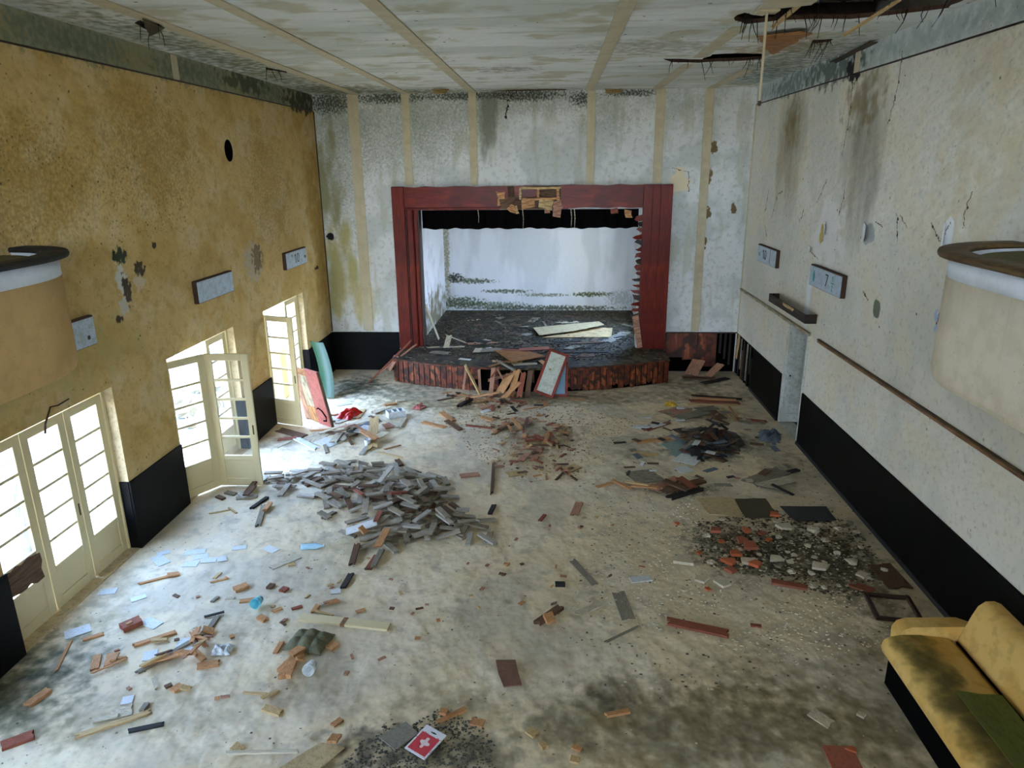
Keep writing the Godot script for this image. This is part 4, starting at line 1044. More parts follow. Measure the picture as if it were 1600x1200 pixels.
	for q in [[0.35, 1.05, 0.3, 0.16, Color(0.20, 0.19, 0.17), 0.95], [0.9, 0.95, 0.8, 0.10, Color(0.28, 0.30, 0.20), 0.8], [2.0, 0.62, 0.9, 0.07, Color(0.30, 0.32, 0.22), 0.8], [3.2, 0.50, 0.9, 0.06, Color(0.40, 0.40, 0.30), 0.7], [4.7, 0.52, 0.7, 0.09, Color(0.26, 0.28, 0.14), 0.85], [0.5, 0.25, 0.9, 0.22, Color(0.24, 0.28, 0.16), 0.8], [1.6, 0.15, 1.2, 0.15, Color(0.30, 0.34, 0.22), 0.7], [3.5, 0.08, 2.5, 0.10, Color(0.22, 0.24, 0.16), 0.8], [0.1, 2.0, 0.12, 2.4, Color(0.50, 0.46, 0.30), 0.6], [5.6, 0.4, 0.5, 0.3, Color(0.60, 0.62, 0.62), 0.6]]:
		blot(c, q[0], q[1], q[2], q[3], q[4], q[5], 510 + int(q[0] * 10), 10.0, 1.3, 0.8)
	M["stage_back"] = painted(c, 0.9, n, 0.3)
	c = canvas(5.0, 4.6, 60, Color(0.88, 0.89, 0.90))
	cover(c, Color(0.78, 0.79, 0.79), 521, 0.8, 0.4, 0.7, 0.6)
	blot(c, 2.5, 0.3, 2.5, 0.8, Color(0.40, 0.36, 0.22), 0.8, 522, 2.0, 1.2, 0.9)
	crack(c, [Vector2(1.5, 1.3), Vector2(1.6, 0.7), Vector2(1.55, 0.2)], Color(0.2, 0.16, 0.1), 0.05, 4)
	M["stage_side"] = painted(c, 0.9, n, 0.3)
	# stage boards under dirt
	c = canvas(6.0, 6.0, 60, Color(0.24, 0.21, 0.16))
	cover(c, Color(0.36, 0.33, 0.24), 531, 1.4, 0.45, 0.7, 0.8)
	cover(c, Color(0.10, 0.10, 0.075), 532, 2.2, 0.5, 0.75, 0.9)
	cover(c, Color(0.40, 0.38, 0.20), 533, 3.0, 0.62, 0.8, 0.6)
	flecks(c, 900, [Color(0.6, 0.57, 0.48), Color(0.3, 0.26, 0.16), Color(0.08, 0.08, 0.06)], 0.02, 0.07, 14)
	M["stage_floor"] = painted(c, 0.9, n, 0.6)

# ---------------------------------------------------------------- the hall
func door_span(k: int) -> Vector2:
	return Vector2(-6.22 - 3.64 * k, -8.5 - 3.64 * k)

func build_hall() -> void:
	var len := ZR - ZB
	# wall with the glazed doors
	var holes := []
	for k in range(-2, 3):
		var s := door_span(k)
		holes.append(rect(ZR - s.x, -0.01, ZR - s.y, 2.34))
	var vent := PackedVector2Array()
	for i in 18:
		vent.append(Vector2(ZR + 12.83 + 0.17 * cos(TAU * i / 18), 5.33 + 0.19 * sin(TAU * i / 18)))
	holes.append(vent)
	two(struct("wall_left", shell(len, YC + 1.1, holes, 0.35, Transform3D(Basis(Vector3(0, 0, -1), Vector3.UP, Vector3.RIGHT), Vector3(XL, 0, ZR)), Rect2(ZR + 4.0, 0, 13.65, YC)), null), M["wall_left"], M["jamb"])
	# black duct behind the round vent; the dark of the hole is in its colour
	var duct := begin()
	for i in 18:
		var a := Vector3(XL - 0.004, 5.33 + 0.186 * sin(TAU * i / 18), -12.83 + 0.166 * cos(TAU * i / 18))
		var b := Vector3(XL - 0.004, 5.33 + 0.186 * sin(TAU * (i + 1) / 18), -12.83 + 0.166 * cos(TAU * (i + 1) / 18))
		var back := Vector3(-1.1, 0, 0)
		quad(duct, a, b, b + back, a + back, Vector3(0, -sin(TAU * (i + 0.5) / 18), -cos(TAU * (i + 0.5) / 18)))
		tri(duct, a + back, b + back, Vector3(XL - 1.104, 5.33, -12.83), Vector3.RIGHT, Vector2.ZERO, Vector2.ZERO, Vector2.ZERO)
	var dn := obj("vent_duct", fin(duct), M["black"])
	tag(dn, "round black ventilation hole high in the ochre wall", "vent")

	# opposite wall with its one doorway
	two(struct("wall_right", shell(len, YC + 1.1, [rect(-13.93 - ZB, -0.01, -12.77 - ZB, 2.05)], 0.3, Transform3D(Basis(Vector3(0, 0, 1), Vector3.UP, Vector3.LEFT), Vector3(XR, 0, ZB)), Rect2(0, 0, 13.65, YC)), null), M["wall_right"], M["white_paint"])
	# stage wall
	two(struct("wall_back", shell(XR - XL, YC + 1.1, [rect(-3.35 - XL, -0.01, 2.03 - XL, 4.02)], 0.3, Transform3D(Basis(Vector3.RIGHT, Vector3.UP, Vector3.BACK), Vector3(XL, 0, ZB)), Rect2(0, 0, XR - XL, YC)), null), M["wall_back"], M["white_paint"])
	# wall behind the balcony; its unseen windows and doors are added to light the hall
	var wh := []
	for x in [-3.9, -0.6, 2.7]:
		wh.append(rect(XR - x - 1.4, 3.9, XR - x + 1.4, 6.4))
	for x in [-3.9, -0.6, 2.7]:
		wh.append(rect(XR - x - 1.14, -0.01, XR - x + 1.14, 2.34))
	two(struct("wall_rear", shell(XR - XL, YC + 1.1, wh, 0.35, Transform3D(Basis(Vector3.LEFT, Vector3.UP, Vector3.FORWARD), Vector3(XR, 0, ZR)), Rect2(0, 0, XR - XL, YC)), null), M["jamb"], M["outer"])
	var i := 0
	for x in [-3.9, -0.6, 2.7]:
		i += 1
		var win := struct_node("window_%d" % i)  # unseen, added for fill light from behind
		win.position = Vector3(x, 3.9, ZR + 0.15)
		for s in [-1.37, -0.46, 0.46, 1.37]:
			obj("mullion", cbox(Vector3(0.06, 2.5, 0.06), 0.008), M["cream_paint"], win, at(s, 1.25, 0))
		for y in [0.03, 0.85, 1.65, 2.47]:
			obj("glazing_bar", cbox(Vector3(2.8, 0.05, 0.05), 0.008), M["cream_paint"], win, at(0, y, 0))
		obj("pane", cbox(Vector3(2.78, 2.48, 0.006)), M["glass"], win, at(0, 1.25, 0))

	# floor and ceiling
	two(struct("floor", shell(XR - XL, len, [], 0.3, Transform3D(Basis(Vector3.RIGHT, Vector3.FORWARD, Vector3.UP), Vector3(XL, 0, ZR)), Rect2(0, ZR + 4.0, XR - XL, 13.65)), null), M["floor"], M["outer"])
	var ch := []
	for q in CEILING_HOLES:
		var p := []
		for v in q[0]:
			p.append(Vector2(v.x - XL, v.y - ZB))
		ch.append(rag(p, q[1], 5 + ch.size(), 0.14))
	two(struct("ceiling", shell(XR - XL, len, ch, 0.05, Transform3D(Basis(Vector3.RIGHT, Vector3.BACK, Vector3.DOWN), Vector3(XL, YC, ZB)), Rect2(0, 0, XR - XL, 11.0)), null), M["ceiling"], M["rust"])
	struct("roof", cbox(Vector3(11.6, 0.2, len + 1.2)), M["dark_wood"], at((XL + XR) / 2, YC + 1.2, (ZR + ZB) / 2))
	for k in 7:
		var o := obj("joist", cbox(Vector3(10.2, 0.2, 0.12), 0.01), M["dark_wood"], null, at((XL + XR) / 2, YC + 0.42, -7.1 - 1.5 * k))
		tag(o, "dark timber joist above the broken ceiling, glimpsed through its holes", "joist", "joists above the ceiling")

	# battens over the joints of the ceiling boards, and down the stage wall
	var n := 0
	for b in [[-4.66, 0.20, ZB, ZR], [-3.5, 0.17, ZB, ZR], [-1.94, 0.19, ZB, ZR], [0.75, 0.19, ZB, ZR], [2.26, 0.2, ZB, -13.5], [2.30, 0.2, -12.7, -10.1], [3.5, 0.2, ZB, -14.5]]:
		n += 1
		struct("trim_%d" % n, cbox(Vector3(b[1], 0.018, absf(b[3] - b[2])), 0.004), M["batten"], at(b[0], YC - 0.009, (b[2] + b[3]) / 2))
	for b in [[-4.76, 0.25, 1.03], [-3.52, 0.19, 4.6], [-1.95, 0.18, 4.6], [0.80, 0.19, 4.58], [2.37, 0.21, 4.58], [3.47, 0.2, 1.03]]:
		n += 1
		struct("trim_%d" % n, cbox(Vector3(b[1], YC - b[2] - 0.02, 0.018), 0.004), M["batten"], at(b[0], (YC + b[2]) / 2, ZB + 0.009))
	# the dark line under the frieze, and the odd batten on it
	for x in [XL + 0.007, XR - 0.007]:
		n += 1
		struct("trim_%d" % n, cbox(Vector3(0.014, 0.022, len - 0.02), 0.004), M["dark_wood"], at(x, YF, (ZR + ZB) / 2))
	for q in [[XL + 0.01, -11.3, "batten"], [XR - 0.01, -12.0, "batten"]]:
		n += 1
		struct("trim_%d" % n, cbox(Vector3(0.02, YC - YF - 0.03, 0.16), 0.003), M[q[2]], at(q[0], (YC + YF) / 2, q[1]))
	# beading in the two corners beside the stage
	for x in [XL + 0.012, XR - 0.012]:
		n += 1
		struct("trim_%d" % n, cbox(Vector3(0.024, YF - 1.02, 0.024), 0.006), M["batten"] if x > 0 else M["rust"], at(x, (YF + 1.02) / 2, ZB + 0.013))

	# black dado
	var dl := struct_node("baseboard_left")
	var edges := []
	for k in range(-2, 3):
		edges.append(door_span(k))
	var from := ZR
	for e in edges + [Vector2(ZB, ZB)]:
		if from - e.x > 0.05:
			obj("panel", cbox(Vector3(0.03, 1.0, from - e.x + (0.0 if e.x == ZB else 0.03)), 0.006), M["dado"], dl, at(XL + 0.015, 0.5, (from + e.x) / 2))
		from = e.y
	for k in range(-1, 3):
		var s := door_span(k)
		obj("jamb_panel", cbox(Vector3(0.15, 1.0, 0.02), 0.004), M["dado"], dl, at(XL - 0.076, 0.5, s.y + 0.01))
	var dr := struct_node("baseboard_right")
	obj("panel", cbox(Vector3(0.03, 1.0, ZR + 12.72), 0.006), M["dado"], dr, at(XR - 0.015, 0.5, (ZR - 12.72) / 2))
	obj("panel", cbox(Vector3(0.03, 1.0, 2.1), 0.006), M["dado"], dr, at(XR - 0.015, 0.5, -13.98 - 1.05))
	obj("skirting", cbox(Vector3(0.02, 0.07, ZR + 12.72), 0.008), M["slate"], dr, at(XR - 0.04, 0.035, (ZR - 12.72) / 2))
	obj("skirting", cbox(Vector3(0.02, 0.07, 2.1), 0.008), M["slate"], dr, at(XR - 0.04, 0.035, -13.98 - 1.05))
	# torn end of the dado: the bare laths and the ends that still hang
	for k in 11:
		var z := -16.14 - 0.14 * k
		var h := rng.randf_range(0.55, 0.98)
		var m: Material = [M["dado"], M["k"], M["g"], M["d"]][rng.randi() % 4]
		var o := obj("lath", cbox(Vector3(0.02, h, rng.randf_range(0.05, 0.12)), 0.004), m, dr, at(XR - 0.02, 0.98 - h / 2 if k % 2 else h / 2, z))
		o.rotation.x = rng.randf_range(-0.07, 0.07)
	obj("shade_backing", cbox(Vector3(0.006, 0.99, 1.6), 0.0), M["black"], dr, at(XR - 0.003, 0.5, -16.85))  # black sheet stands for the dark void behind the laths
	var o1 := obj("loose_lath", cbox(Vector3(0.02, 0.62, 0.16), 0.004), M["y"], dr, at(XR - 0.05, 0.72, -17.35))
	o1.rotation.x = 0.25
	# back wall dado: black on one side of the stage, plywood sheets on the other
	var db := struct_node("baseboard_back")
	obj("panel", cbox(Vector3(1.74, 1.0, 0.03), 0.006), M["dado"], db, at(-4.85, 0.5, ZB + 0.015))
	obj("shade_backing", cbox(Vector3(1.72, 0.99, 0.006)), M["black"], db, at(3.62, 0.5, ZB + 0.003))  # painted black in place of the shaded gap below the plywood
	obj("cap", cbox(Vector3(1.75, 0.03, 0.035), 0.004), M["dark_wood"], db, at(3.64, 1.005, ZB + 0.018))
	for q in [[2.98, 0.42, 0.62, 0.68], [3.38, 0.36, 0.68, 0.62], [3.80, 0.46, 0.86, 0.55]]:
		obj("plywood_sheet", prism(rag([Vector2(-q[1] / 2, -q[2] / 2), Vector2(q[1] / 2, -q[2] / 2), Vector2(q[1] / 2, q[2] / 2), Vector2(-q[1] / 2, q[2] / 2)], 0.008, int(q[0] * 100), 0.15), 0.012, 0.6, Vector2(q[0], 0.3)), M["apron"], db, Transform3D(Basis(Vector3.RIGHT, Vector3.BACK, Vector3.DOWN), Vector3(q[0], 0.99 - q[2] / 2, ZB + 0.01)))
	for k in 3:
		var h := 0.5 + 0.15 * k
		obj("lath", cbox(Vector3(0.05, h, 0.02), 0.003), M["k"], db, at(4.12 + 0.12 * k, 0.98 - h / 2, ZB + 0.015))

	# passage behind the doorway
	struct("floor_passage", cbox(Vector3(2.4, 0.1, 3.6)), M["stone"], at(XR + 0.3 + 1.2, -0.05, -13.4))
	struct("floor_threshold", cbox(Vector3(0.3, 0.1, 1.16)), M["stone"], at(XR + 0.15, -0.051, -13.35))
	struct("wall_passage", cbox(Vector3(0.1, 2.7, 3.6)), M["stone"], at(XR + 2.75, 1.3, -13.4))
	struct("wall_passage", cbox(Vector3(2.4, 2.7, 0.1)), M["stone"], at(XR + 1.5, 1.3, -15.25))
	struct("wall_passage", cbox(Vector3(2.4, 2.7, 0.1)), M["stone"], at(XR + 1.5, 1.3, -11.55))
	struct("ceiling_passage", cbox(Vector3(2.5, 0.1, 3.8)), M["stone"], at(XR + 1.55, 2.7, -13.4))

# a glazed leaf, hinged at x = 0 and reaching to +x, standing on y = 0
func leaf(parent: Node3D, xf: Transform3D, w: float, handle: bool, missing := []) -> Node3D:
	var p := Node3D.new()
	p.name = "leaf"
	parent.add_child(p, true)
	p.transform = xf
	var h := 2.24
	var sw := 0.115
	var m: Material = M["cream_paint"]
	var st := begin()
	box_into(st, Vector3(sw, h, 0.042), 0.005, at(sw / 2, h / 2, 0))
	box_into(st, Vector3(sw, h, 0.042), 0.005, at(w - sw / 2, h / 2, 0))
	box_into(st, Vector3(w - 2 * sw, 0.11, 0.042), 0.005, at(w / 2, h - 0.055, 0))
	box_into(st, Vector3(w - 2 * sw, 0.13, 0.042), 0.005, at(w / 2, 0.065, 0))
	box_into(st, Vector3(w - 2 * sw, 0.08, 0.042), 0.005, at(w / 2, 0.49, 0))
	obj("leaf_frame", fin(st), m, p)
	obj("kick_panel", cbox(Vector3(w - 2 * sw, 0.34, 0.016), 0.0), m, p, at(w / 2, 0.29, 0))
	var y0 := 0.53
	var ph := (h - 0.11 - y0) / 5.0
	for k in 5:
		if k > 0:
			obj("glazing_bar", cbox(Vector3(w - 2 * sw, 0.038, 0.034), 0.005), m, p, at(w / 2, y0 + ph * k, 0))
		if not k in missing:
			obj("pane", cbox(Vector3(w - 2 * sw, ph - 0.02, 0.004)), M["glass"], p, at(w / 2, y0 + ph * (k + 0.5), 0))
	if handle:
		obj("handle_plate", cbox(Vector3(0.022, 0.16, 0.054), 0.004), M["rust"], p, at(w - 0.045, 0.98, 0))
	return p

func build_doors() -> void:
	var w := 0.735
	var xd := XL - 0.17
	var ids := {0: "door_1", 1: "door_2", 2: "door_3", -1: "door_4", -2: "door_5"}
	for k in [0, 1, 2, -1, -2]:
		var s := door_span(k)
		var d := struct_node(ids[k])
		var fr := begin()
		for z in [s.x - 0.025, s.y + 0.025]:
			box_into(fr, Vector3(0.09, 2.33, 0.05), 0.006, at(xd, 1.165, z))
		box_into(fr, Vector3(0.09, 0.05, s.x - s.y - 0.1), 0.006, at(xd, 2.305, (s.x + s.y) / 2))
		obj("door_frame", fin(fr), M["cream_paint"], d)
		# leaves run from the near jamb to the far one
		var along := Basis(Vector3.UP, PI / 2)     # local x -> -z
		var z0 := s.x - 0.05
		if k == 1:
			var a := Vector3(xd + 0.03, 0.02, z0)
			var t1 := atan2(0.60, 0.36)
			leaf(d, Transform3D(Basis(Vector3.UP, t1), a), 0.70, false)
			var hinge := a + Basis(Vector3.UP, t1) * Vector3(0.715, 0, 0)
			leaf(d, Transform3D(Basis(Vector3.UP, 0.02), hinge), 0.70, true)
			leaf(d, Transform3D(along, Vector3(xd, 0.02, z0 - 2 * w + 0.01)), w - 0.01, false)
		elif k == 2:
			leaf(d, Transform3D(Basis(Vector3.UP, -0.33), Vector3(xd + 0.09, 0.02, z0 - 0.03)), w, true, [0])
			leaf(d, Transform3D(along, Vector3(xd, 0.02, z0 - 2 * w + 0.01)), w - 0.01, false)
		else:
			for j in 3:
				leaf(d, Transform3D(along, Vector3(xd, 0.02, z0 - w * j)), w - 0.01, j == 1, [0] if k == 0 and j == 0 else [])
	# unseen glazed doors added under the balcony to light the near floor
	var e := 6
	for x in [-3.9, -0.6, 2.7]:
		e += 1
		var d := struct_node("door_%d" % e)
		for j in 3:
			leaf(d, at(x - 1.11 + 0.74 * j, 0.02, ZR + 0.2), 0.73, j == 1)
	# the rotten patch where the lowest pane of the first leaf was boarded up
	var b := obj("patch_board", prism(rag([Vector2(-0.27, -0.16), Vector2(0.27, -0.16), Vector2(0.27, 0.16), Vector2(-0.27, 0.13)], 0.025, 9, 0.09), 0.012), M["d"], null, Transform3D(Basis(Vector3(0, 0, -1), Vector3.RIGHT, Vector3.DOWN), Vector3(xd + 0.01, 0.70, -6.64)))
	tag(b, "ragged brown board nailed over the lowest pane of a cream glazed door", "board")
	# doorway in the opposite wall: panelled leaf swung out into the passage
	var d6 := struct_node("door_6")
	var st := begin()
	var dw := 1.08
	box_into(st, Vector3(0.12, 2.0, 0.04), 0.004, at(0.06, 1.0, 0))
	box_into(st, Vector3(0.12, 2.0, 0.04), 0.004, at(dw - 0.06, 1.0, 0))
	for y in [[0.09, 0.18], [0.74, 0.14], [1.93, 0.14]]:
		box_into(st, Vector3(dw - 0.24, y[1], 0.04), 0.004, at(dw / 2, y[0], 0))
	var lf := obj("leaf", fin(st), M["white_paint"], d6, at(XR + 0.02, 0.02, -13.88))
	obj("door_panel", cbox(Vector3(dw - 0.24, 0.49, 0.02), 0.006), M["white_paint"], lf, at(dw / 2, 0.425, 0))
	obj("door_panel", cbox(Vector3(dw - 0.24, 1.05, 0.02), 0.006), M["white_paint"], lf, at(dw / 2, 1.335, 0))
	obj("knob", cbox(Vector3(0.03, 0.03, 0.05), 0.008), M["rust"], lf, at(0.09, 0.98, 0.04))
	obj("architrave", cbox(Vector3(0.03, 2.07, 0.07), 0.008), M["white_paint"], d6, at(XR - 0.016, 1.035, -12.735))
	obj("lining", cbox(Vector3(0.3, 2.04, 0.02), 0.003), M["white_paint"], d6, at(XR + 0.15, 1.02, -12.785))

# ---------------------------------------------------------------- the stage
func apron_curve() -> Array:
	var out := []
	for i in 25:
		var x := lerpf(-3.93, 2.72, i / 24.0)
		var t := (x + 0.62) / 3.35
		out.append(Vector2(x, -15.72 - 0.88 * t * t))
	return out

func build_stage() -> void:
	# room behind the opening
	var zr := -22.6
	two(struct("wall_stage_back", shell(6.1, 5.0, [], 0.2, Transform3D(Basis(Vector3.RIGHT, Vector3.UP, Vector3.BACK), Vector3(-3.55, STAGE, zr)), Rect2(0, 0, 6.0, 4.6)), null), M["stage_back"], M["outer"])
	two(struct("wall_stage_left", shell(4.65, 5.0, [], 0.2, Transform3D(Basis(Vector3.FORWARD, Vector3.UP, Vector3.RIGHT), Vector3(-3.52, STAGE, ZB - 0.3)), Rect2(0, 0, 5.0, 4.6)), null), M["stage_side"], M["outer"])
	# the far side wall has an unseen window added to light the stage
	two(struct("wall_stage_right", shell(4.65, 5.0, [rect(2.1, 0.9, 4.1, 3.2)], 0.2, Transform3D(Basis(Vector3.BACK, Vector3.UP, Vector3.LEFT), Vector3(2.42, STAGE, zr)), Rect2(0, 0, 5.0, 4.6)), null), M["stage_side"], M["outer"])
	struct("ceiling_stage", cbox(Vector3(6.6, 0.2, 5.2)), M["stone"], at(-0.55, STAGE + 5.08, -20.3))
	var wn := struct_node("window_4")
	wn.position = Vector3(2.52, STAGE + 0.9, -19.5)
	for z in [-0.97, 0.0, 0.97]:
		obj("mullion", cbox(Vector3(0.06, 2.3, 0.06), 0.006), M["cream_paint"], wn, at(0, 1.15, z))
	for y in [0.03, 1.15, 2.27]:
		obj("glazing_bar", cbox(Vector3(0.05, 0.05, 1.9), 0.006), M["cream_paint"], wn, at(0, y, 0))
	# platform
	var curve := apron_curve()
	var top := PackedVector2Array()
	for p in curve:
		top.append(p)
	top.append(Vector2(2.72, ZB + 0.01))
	top.append(Vector2(-3.93, ZB + 0.01))
	struct("floor_stage", prism(PackedVector2Array([Vector2(-3.35, ZB + 0.009), Vector2(2.03, ZB + 0.009), Vector2(2.03, ZB - 0.3), Vector2(2.42, ZB - 0.3), Vector2(2.42, zr), Vector2(-3.52, zr), Vector2(-3.52, ZB - 0.3), Vector2(-3.35, ZB - 0.3)]), STAGE, 1.0 / 6.0), M["stage_floor"])
	var inner := PackedVector2Array(rect(-3.52, zr, 2.42, ZB + 0.02))
	for ix in GX:
		for iz in GZ:
			var q := Vector2(ix * CELL - 6.0, iz * CELL - 23.0)
			if q.y < -15.6 and q.x > -3.95 and q.x < 2.75 and (Geometry2D.is_point_in_polygon(q, top) or Geometry2D.is_point_in_polygon(q, inner)):
				heights[ix * GZ + iz] = STAGE
	var stage := thing("stage", "low bowed stage with broken red-brown plank front under the red proscenium", "stage")
	obj("stage_floor", prism(top, 0.05, 1.0 / 6.0), M["stage_floor"], stage, at(0, STAGE - 0.05, 0))
	var back := PackedVector2Array()
	for p in curve:
		back.append(p + Vector2(0, -0.10))
	for i in range(curve.size() - 1, -1, -1):
		back.append(curve[i] + Vector2(0, -0.13))
	obj("shade_backing", prism(back, STAGE - 0.05), M["black"], stage)  # black strip gives the dark hollow behind the front boards
	for x in [-3.90, 2.69]:
		obj("end_board", cbox(Vector3(0.03, STAGE - 0.05, 0.95), 0.004), M["apron"], stage, at(x, (STAGE - 0.05) / 2, ZB + 0.56))
	# nosing strips along the bow
	for i in 24:
		var a: Vector2 = curve[i]
		var b: Vector2 = curve[i + 1]
		if i >= 10 and i <= 13:
			continue
		var m := (a + b) / 2.0
		obj("nosing", cbox(Vector3(a.distance_to(b) + 0.005, 0.04, 0.05), 0.006), M["apron"], stage, Transform3D(Basis(Vector3.UP, -atan2(b.y - a.y, b.x - a.x)), Vector3(m.x, STAGE - 0.03, m.y + 0.005)))
	# upright boards of the front, rotten at their feet
	for i in 48:
		var f := (i + 0.5) / 48.0 * 24.0
		var k := int(f)
		var a: Vector2 = curve[k]
		var b: Vector2 = curve[k + 1]
		var p := a.lerp(b, f - k)
		if p.x > -1.75 and p.x < -0.35 and i % 3 != 0:
			continue
		var h := STAGE - 0.055
		var cut := 0.0
		if p.x > 0.3:
			cut = rng.randf_range(0.0, 0.14) if rng.randf() < 0.6 else rng.randf_range(0.0, 0.03)
		elif p.x > -1.8:
			cut = rng.randf_range(0.05, 0.3)
		var w := 0.128
		var poly := [Vector2(-w / 2, 0), Vector2(w / 2, 0), Vector2(w / 2, h - cut), Vector2(w / 4, h - cut - rng.randf_range(0, 0.06)), Vector2(-w / 6, h - cut + rng.randf_range(0, 0.02) * signf(cut - 0.02)), Vector2(-w / 2, h - cut - rng.randf_range(0, 0.05))]
		var bd := obj("front_board", prism(PackedVector2Array(poly), 0.014, 1.3, Vector2(rng.randf(), rng.randf())), M["apron"], stage, Transform3D(Basis(Vector3.UP, -atan2(b.y - a.y, b.x - a.x)) * Basis(Vector3.RIGHT, Vector3.BACK, Vector3.DOWN), Vector3(p.x, h, p.y - 0.03)))
		if cut > 0.1:
			bd.rotate_object_local(Vector3.BACK, rng.randf_range(-0.03, 0.03))
	# proscenium
	var pr := thing("proscenium_frame", "glossy red plywood proscenium frame, torn open along its top and inner edge", "frame")
	var ply: Material = M["ply"]
	var zf := ZB + 0.13
	obj("pilaster", cbox(Vector3(0.30, 4.58 - STAGE, 0.13), 0.012, 0.45), ply, pr, at(-3.80, (4.58 + STAGE) / 2, ZB + 0.065))
	obj("inner_moulding", cbox(Vector3(0.17, 4.33 - STAGE, 0.10), 0.03, 0.45), ply, pr, at(-3.55, (4.33 + STAGE) / 2, ZB + 0.02))
	obj("inner_moulding", cbox(Vector3(0.12, 4.12 - STAGE, 0.16), 0.025, 0.45), ply, pr, at(-3.41, (4.12 + STAGE) / 2, ZB - 0.06))
	obj("reveal", cbox(Vector3(0.03, 4.05 - STAGE, 0.34), 0.004, 0.8), M["dark_wood"], pr, at(-3.345, (4.05 + STAGE) / 2, ZB - 0.16))
	for q in [[2.60, 0.28, 0.13], [2.37, 0.19, 0.122], [2.17, 0.22, 0.115]]:
		obj("pilaster_board", cbox(Vector3(q[1], 4.58 - STAGE, q[2]), 0.01, 0.45), ply, pr, at(q[0], (4.58 + STAGE) / 2, ZB + q[2] / 2))
	# head: three sheets, one of them smashed
	for q in [[-2.40, 2.50, 4.32, 0.50, 0.12], [1.08, 1.95, 4.32, 0.52, 0.12], [-0.72, 0.55, 4.45, 0.24, 0.10]]:
		obj("head_sheet", prism(rag([Vector2(-q[1] / 2, -q[3] / 2), Vector2(q[1] / 2, -q[3] / 2), Vector2(q[1] / 2, q[3] / 2), Vector2(-q[1] / 2, q[3] / 2)], 0.018, int(q[1] * 100), 0.25), q[4], 0.45), ply, pr, Transform3D(Basis(Vector3.RIGHT, Vector3.BACK, Vector3.DOWN), Vector3(q[0], q[2], ZB + 0.004)))
	obj("head_moulding", cbox(Vector3(2.3, 0.06, 0.05), 0.015, 0.8), ply, pr, at(-2.5, 4.06, zf))
	obj("head_backing", cbox(Vector3(1.9, 0.55, 0.02)), M["d"], pr, at(-0.65, 4.30, ZB + 0.012))
	# laths and splinters of the smashed middle
	for q in [[-0.35, 4.52, 0.95, 0.05, 0.0, "y"], [-0.35, 4.27, 0.9, 0.05, 0.03, "o"], [-0.85, 4.40, 0.05, 0.28, 0.0, "y"], [-0.42, 4.40, 0.05, 0.26, 0.0, "o"], [0.05, 4.38, 0.06, 0.30, 0.05, "o"], [-0.65, 4.16, 0.32, 0.2, 0.1, "o"], [-0.25, 4.15, 0.34, 0.22, -0.12, "y"], [0.05, 4.13, 0.2, 0.2, 0.2, "p"], [-1.15, 4.20, 0.35, 0.2, 0.3, "d"], [-1.30, 4.30, 0.2, 0.3, 0.15, "o"], [-1.05, 4.05, 0.22, 0.14, -0.4, "o"], [0.02, 3.93, 0.17, 0.18, 0.0, "p"], [-0.2, 3.98, 0.14, 0.1, 0.1, "p"], [1.72, 3.90, 0.16, 0.20, 0.0, "o"], [1.38, 3.98, 0.18, 0.1, 0.1, "r"], [-0.95, 4.02, 0.08, 0.2, 0.3, "y"]]:
		obj("splinter", prism(rag([Vector2(-q[2] / 2, -q[3] / 2), Vector2(q[2] / 2, -q[3] / 2), Vector2(q[2] / 2, q[3] / 2), Vector2(-q[2] / 2, q[3] / 2)], minf(q[2], q[3]) * 0.16, int(q[0] * 100 + 300), 0.1), 0.014), M[q[5]], pr, Transform3D(Basis(Vector3.BACK, q[4]) * Basis(Vector3.RIGHT, Vector3.BACK, Vector3.DOWN), Vector3(q[0], q[1], zf - 0.01 + 0.002 * rng.randf())))
	# torn strips on the inner edge
	for k in 17:
		var y := 1.45 + k * 0.148
		var w := rng.randf_range(0.10, 0.26)
		var h := rng.randf_range(0.08, 0.17)
		var poly := PackedVector2Array([Vector2(0.03, -h / 2), Vector2(0.03, h / 2), Vector2(-w * 0.6, h * rng.randf_range(0.2, 0.5)), Vector2(-w, rng.randf_range(-0.3, 0.3) * h), Vector2(-w * 0.7, -h * rng.randf_range(0.2, 0.5))])
		var tn := obj("torn_strip", prism(poly, 0.008, 1.2), ply if k % 3 else M["dark_wood"], pr, Transform3D(Basis(Vector3.UP, rng.randf_range(-0.5, 0.3)) * Basis(Vector3.RIGHT, Vector3.BACK, Vector3.DOWN), Vector3(2.06, y, ZB + 0.105)))
		tn.rotate_object_local(Vector3.UP, rng.randf_range(-0.3, 0.3))
	obj("jamb_edge", cbox(Vector3(0.05, 3.2, 0.1), 0.01), M["white_paint"], pr, at(2.03, 2.4, ZB - 0.08))
	var pf := obj("loose_board", prism(PackedVector2Array([Vector2(-0.08, -0.4), Vector2(0.08, -0.42), Vector2(0.11, 0.4), Vector2(-0.02, 0.42)]), 0.014), M["p"], pr, Transform3D(Basis(Vector3.RIGHT, Vector3.BACK, Vector3.DOWN), Vector3(2.02, 1.05, ZB + 0.14)))
	pf.rotate_object_local(Vector3.UP, 0.12)
	# black valance hanging behind the head
	var cv := func(u: float, v: float) -> Vector3:
		var x := lerpf(-3.33, 2.02, u)
		return Vector3(x, lerpf(4.2, 3.54 + 0.012 * sin(x * 7.0) + 0.01 * sin(x * 17.0), v), ZB - 0.42 + (0.01 + 0.015 * v) * sin(x * 23.0))
	var cu := thing("stage_curtain", "", "")
	obj("cloth", skin(cv, 150, 5, 0.012), M["curtain"], cu)
	obj("curtain_rail", tube([Vector3(-3.51, 4.22, ZB - 0.42), Vector3(-0.5, 4.22, ZB - 0.42), Vector3(2.41, 4.22, ZB - 0.42)], 0.02), M["rust"], cu)
	tag(cu, "short black pleated curtain hanging across the top of the stage opening", "curtain")
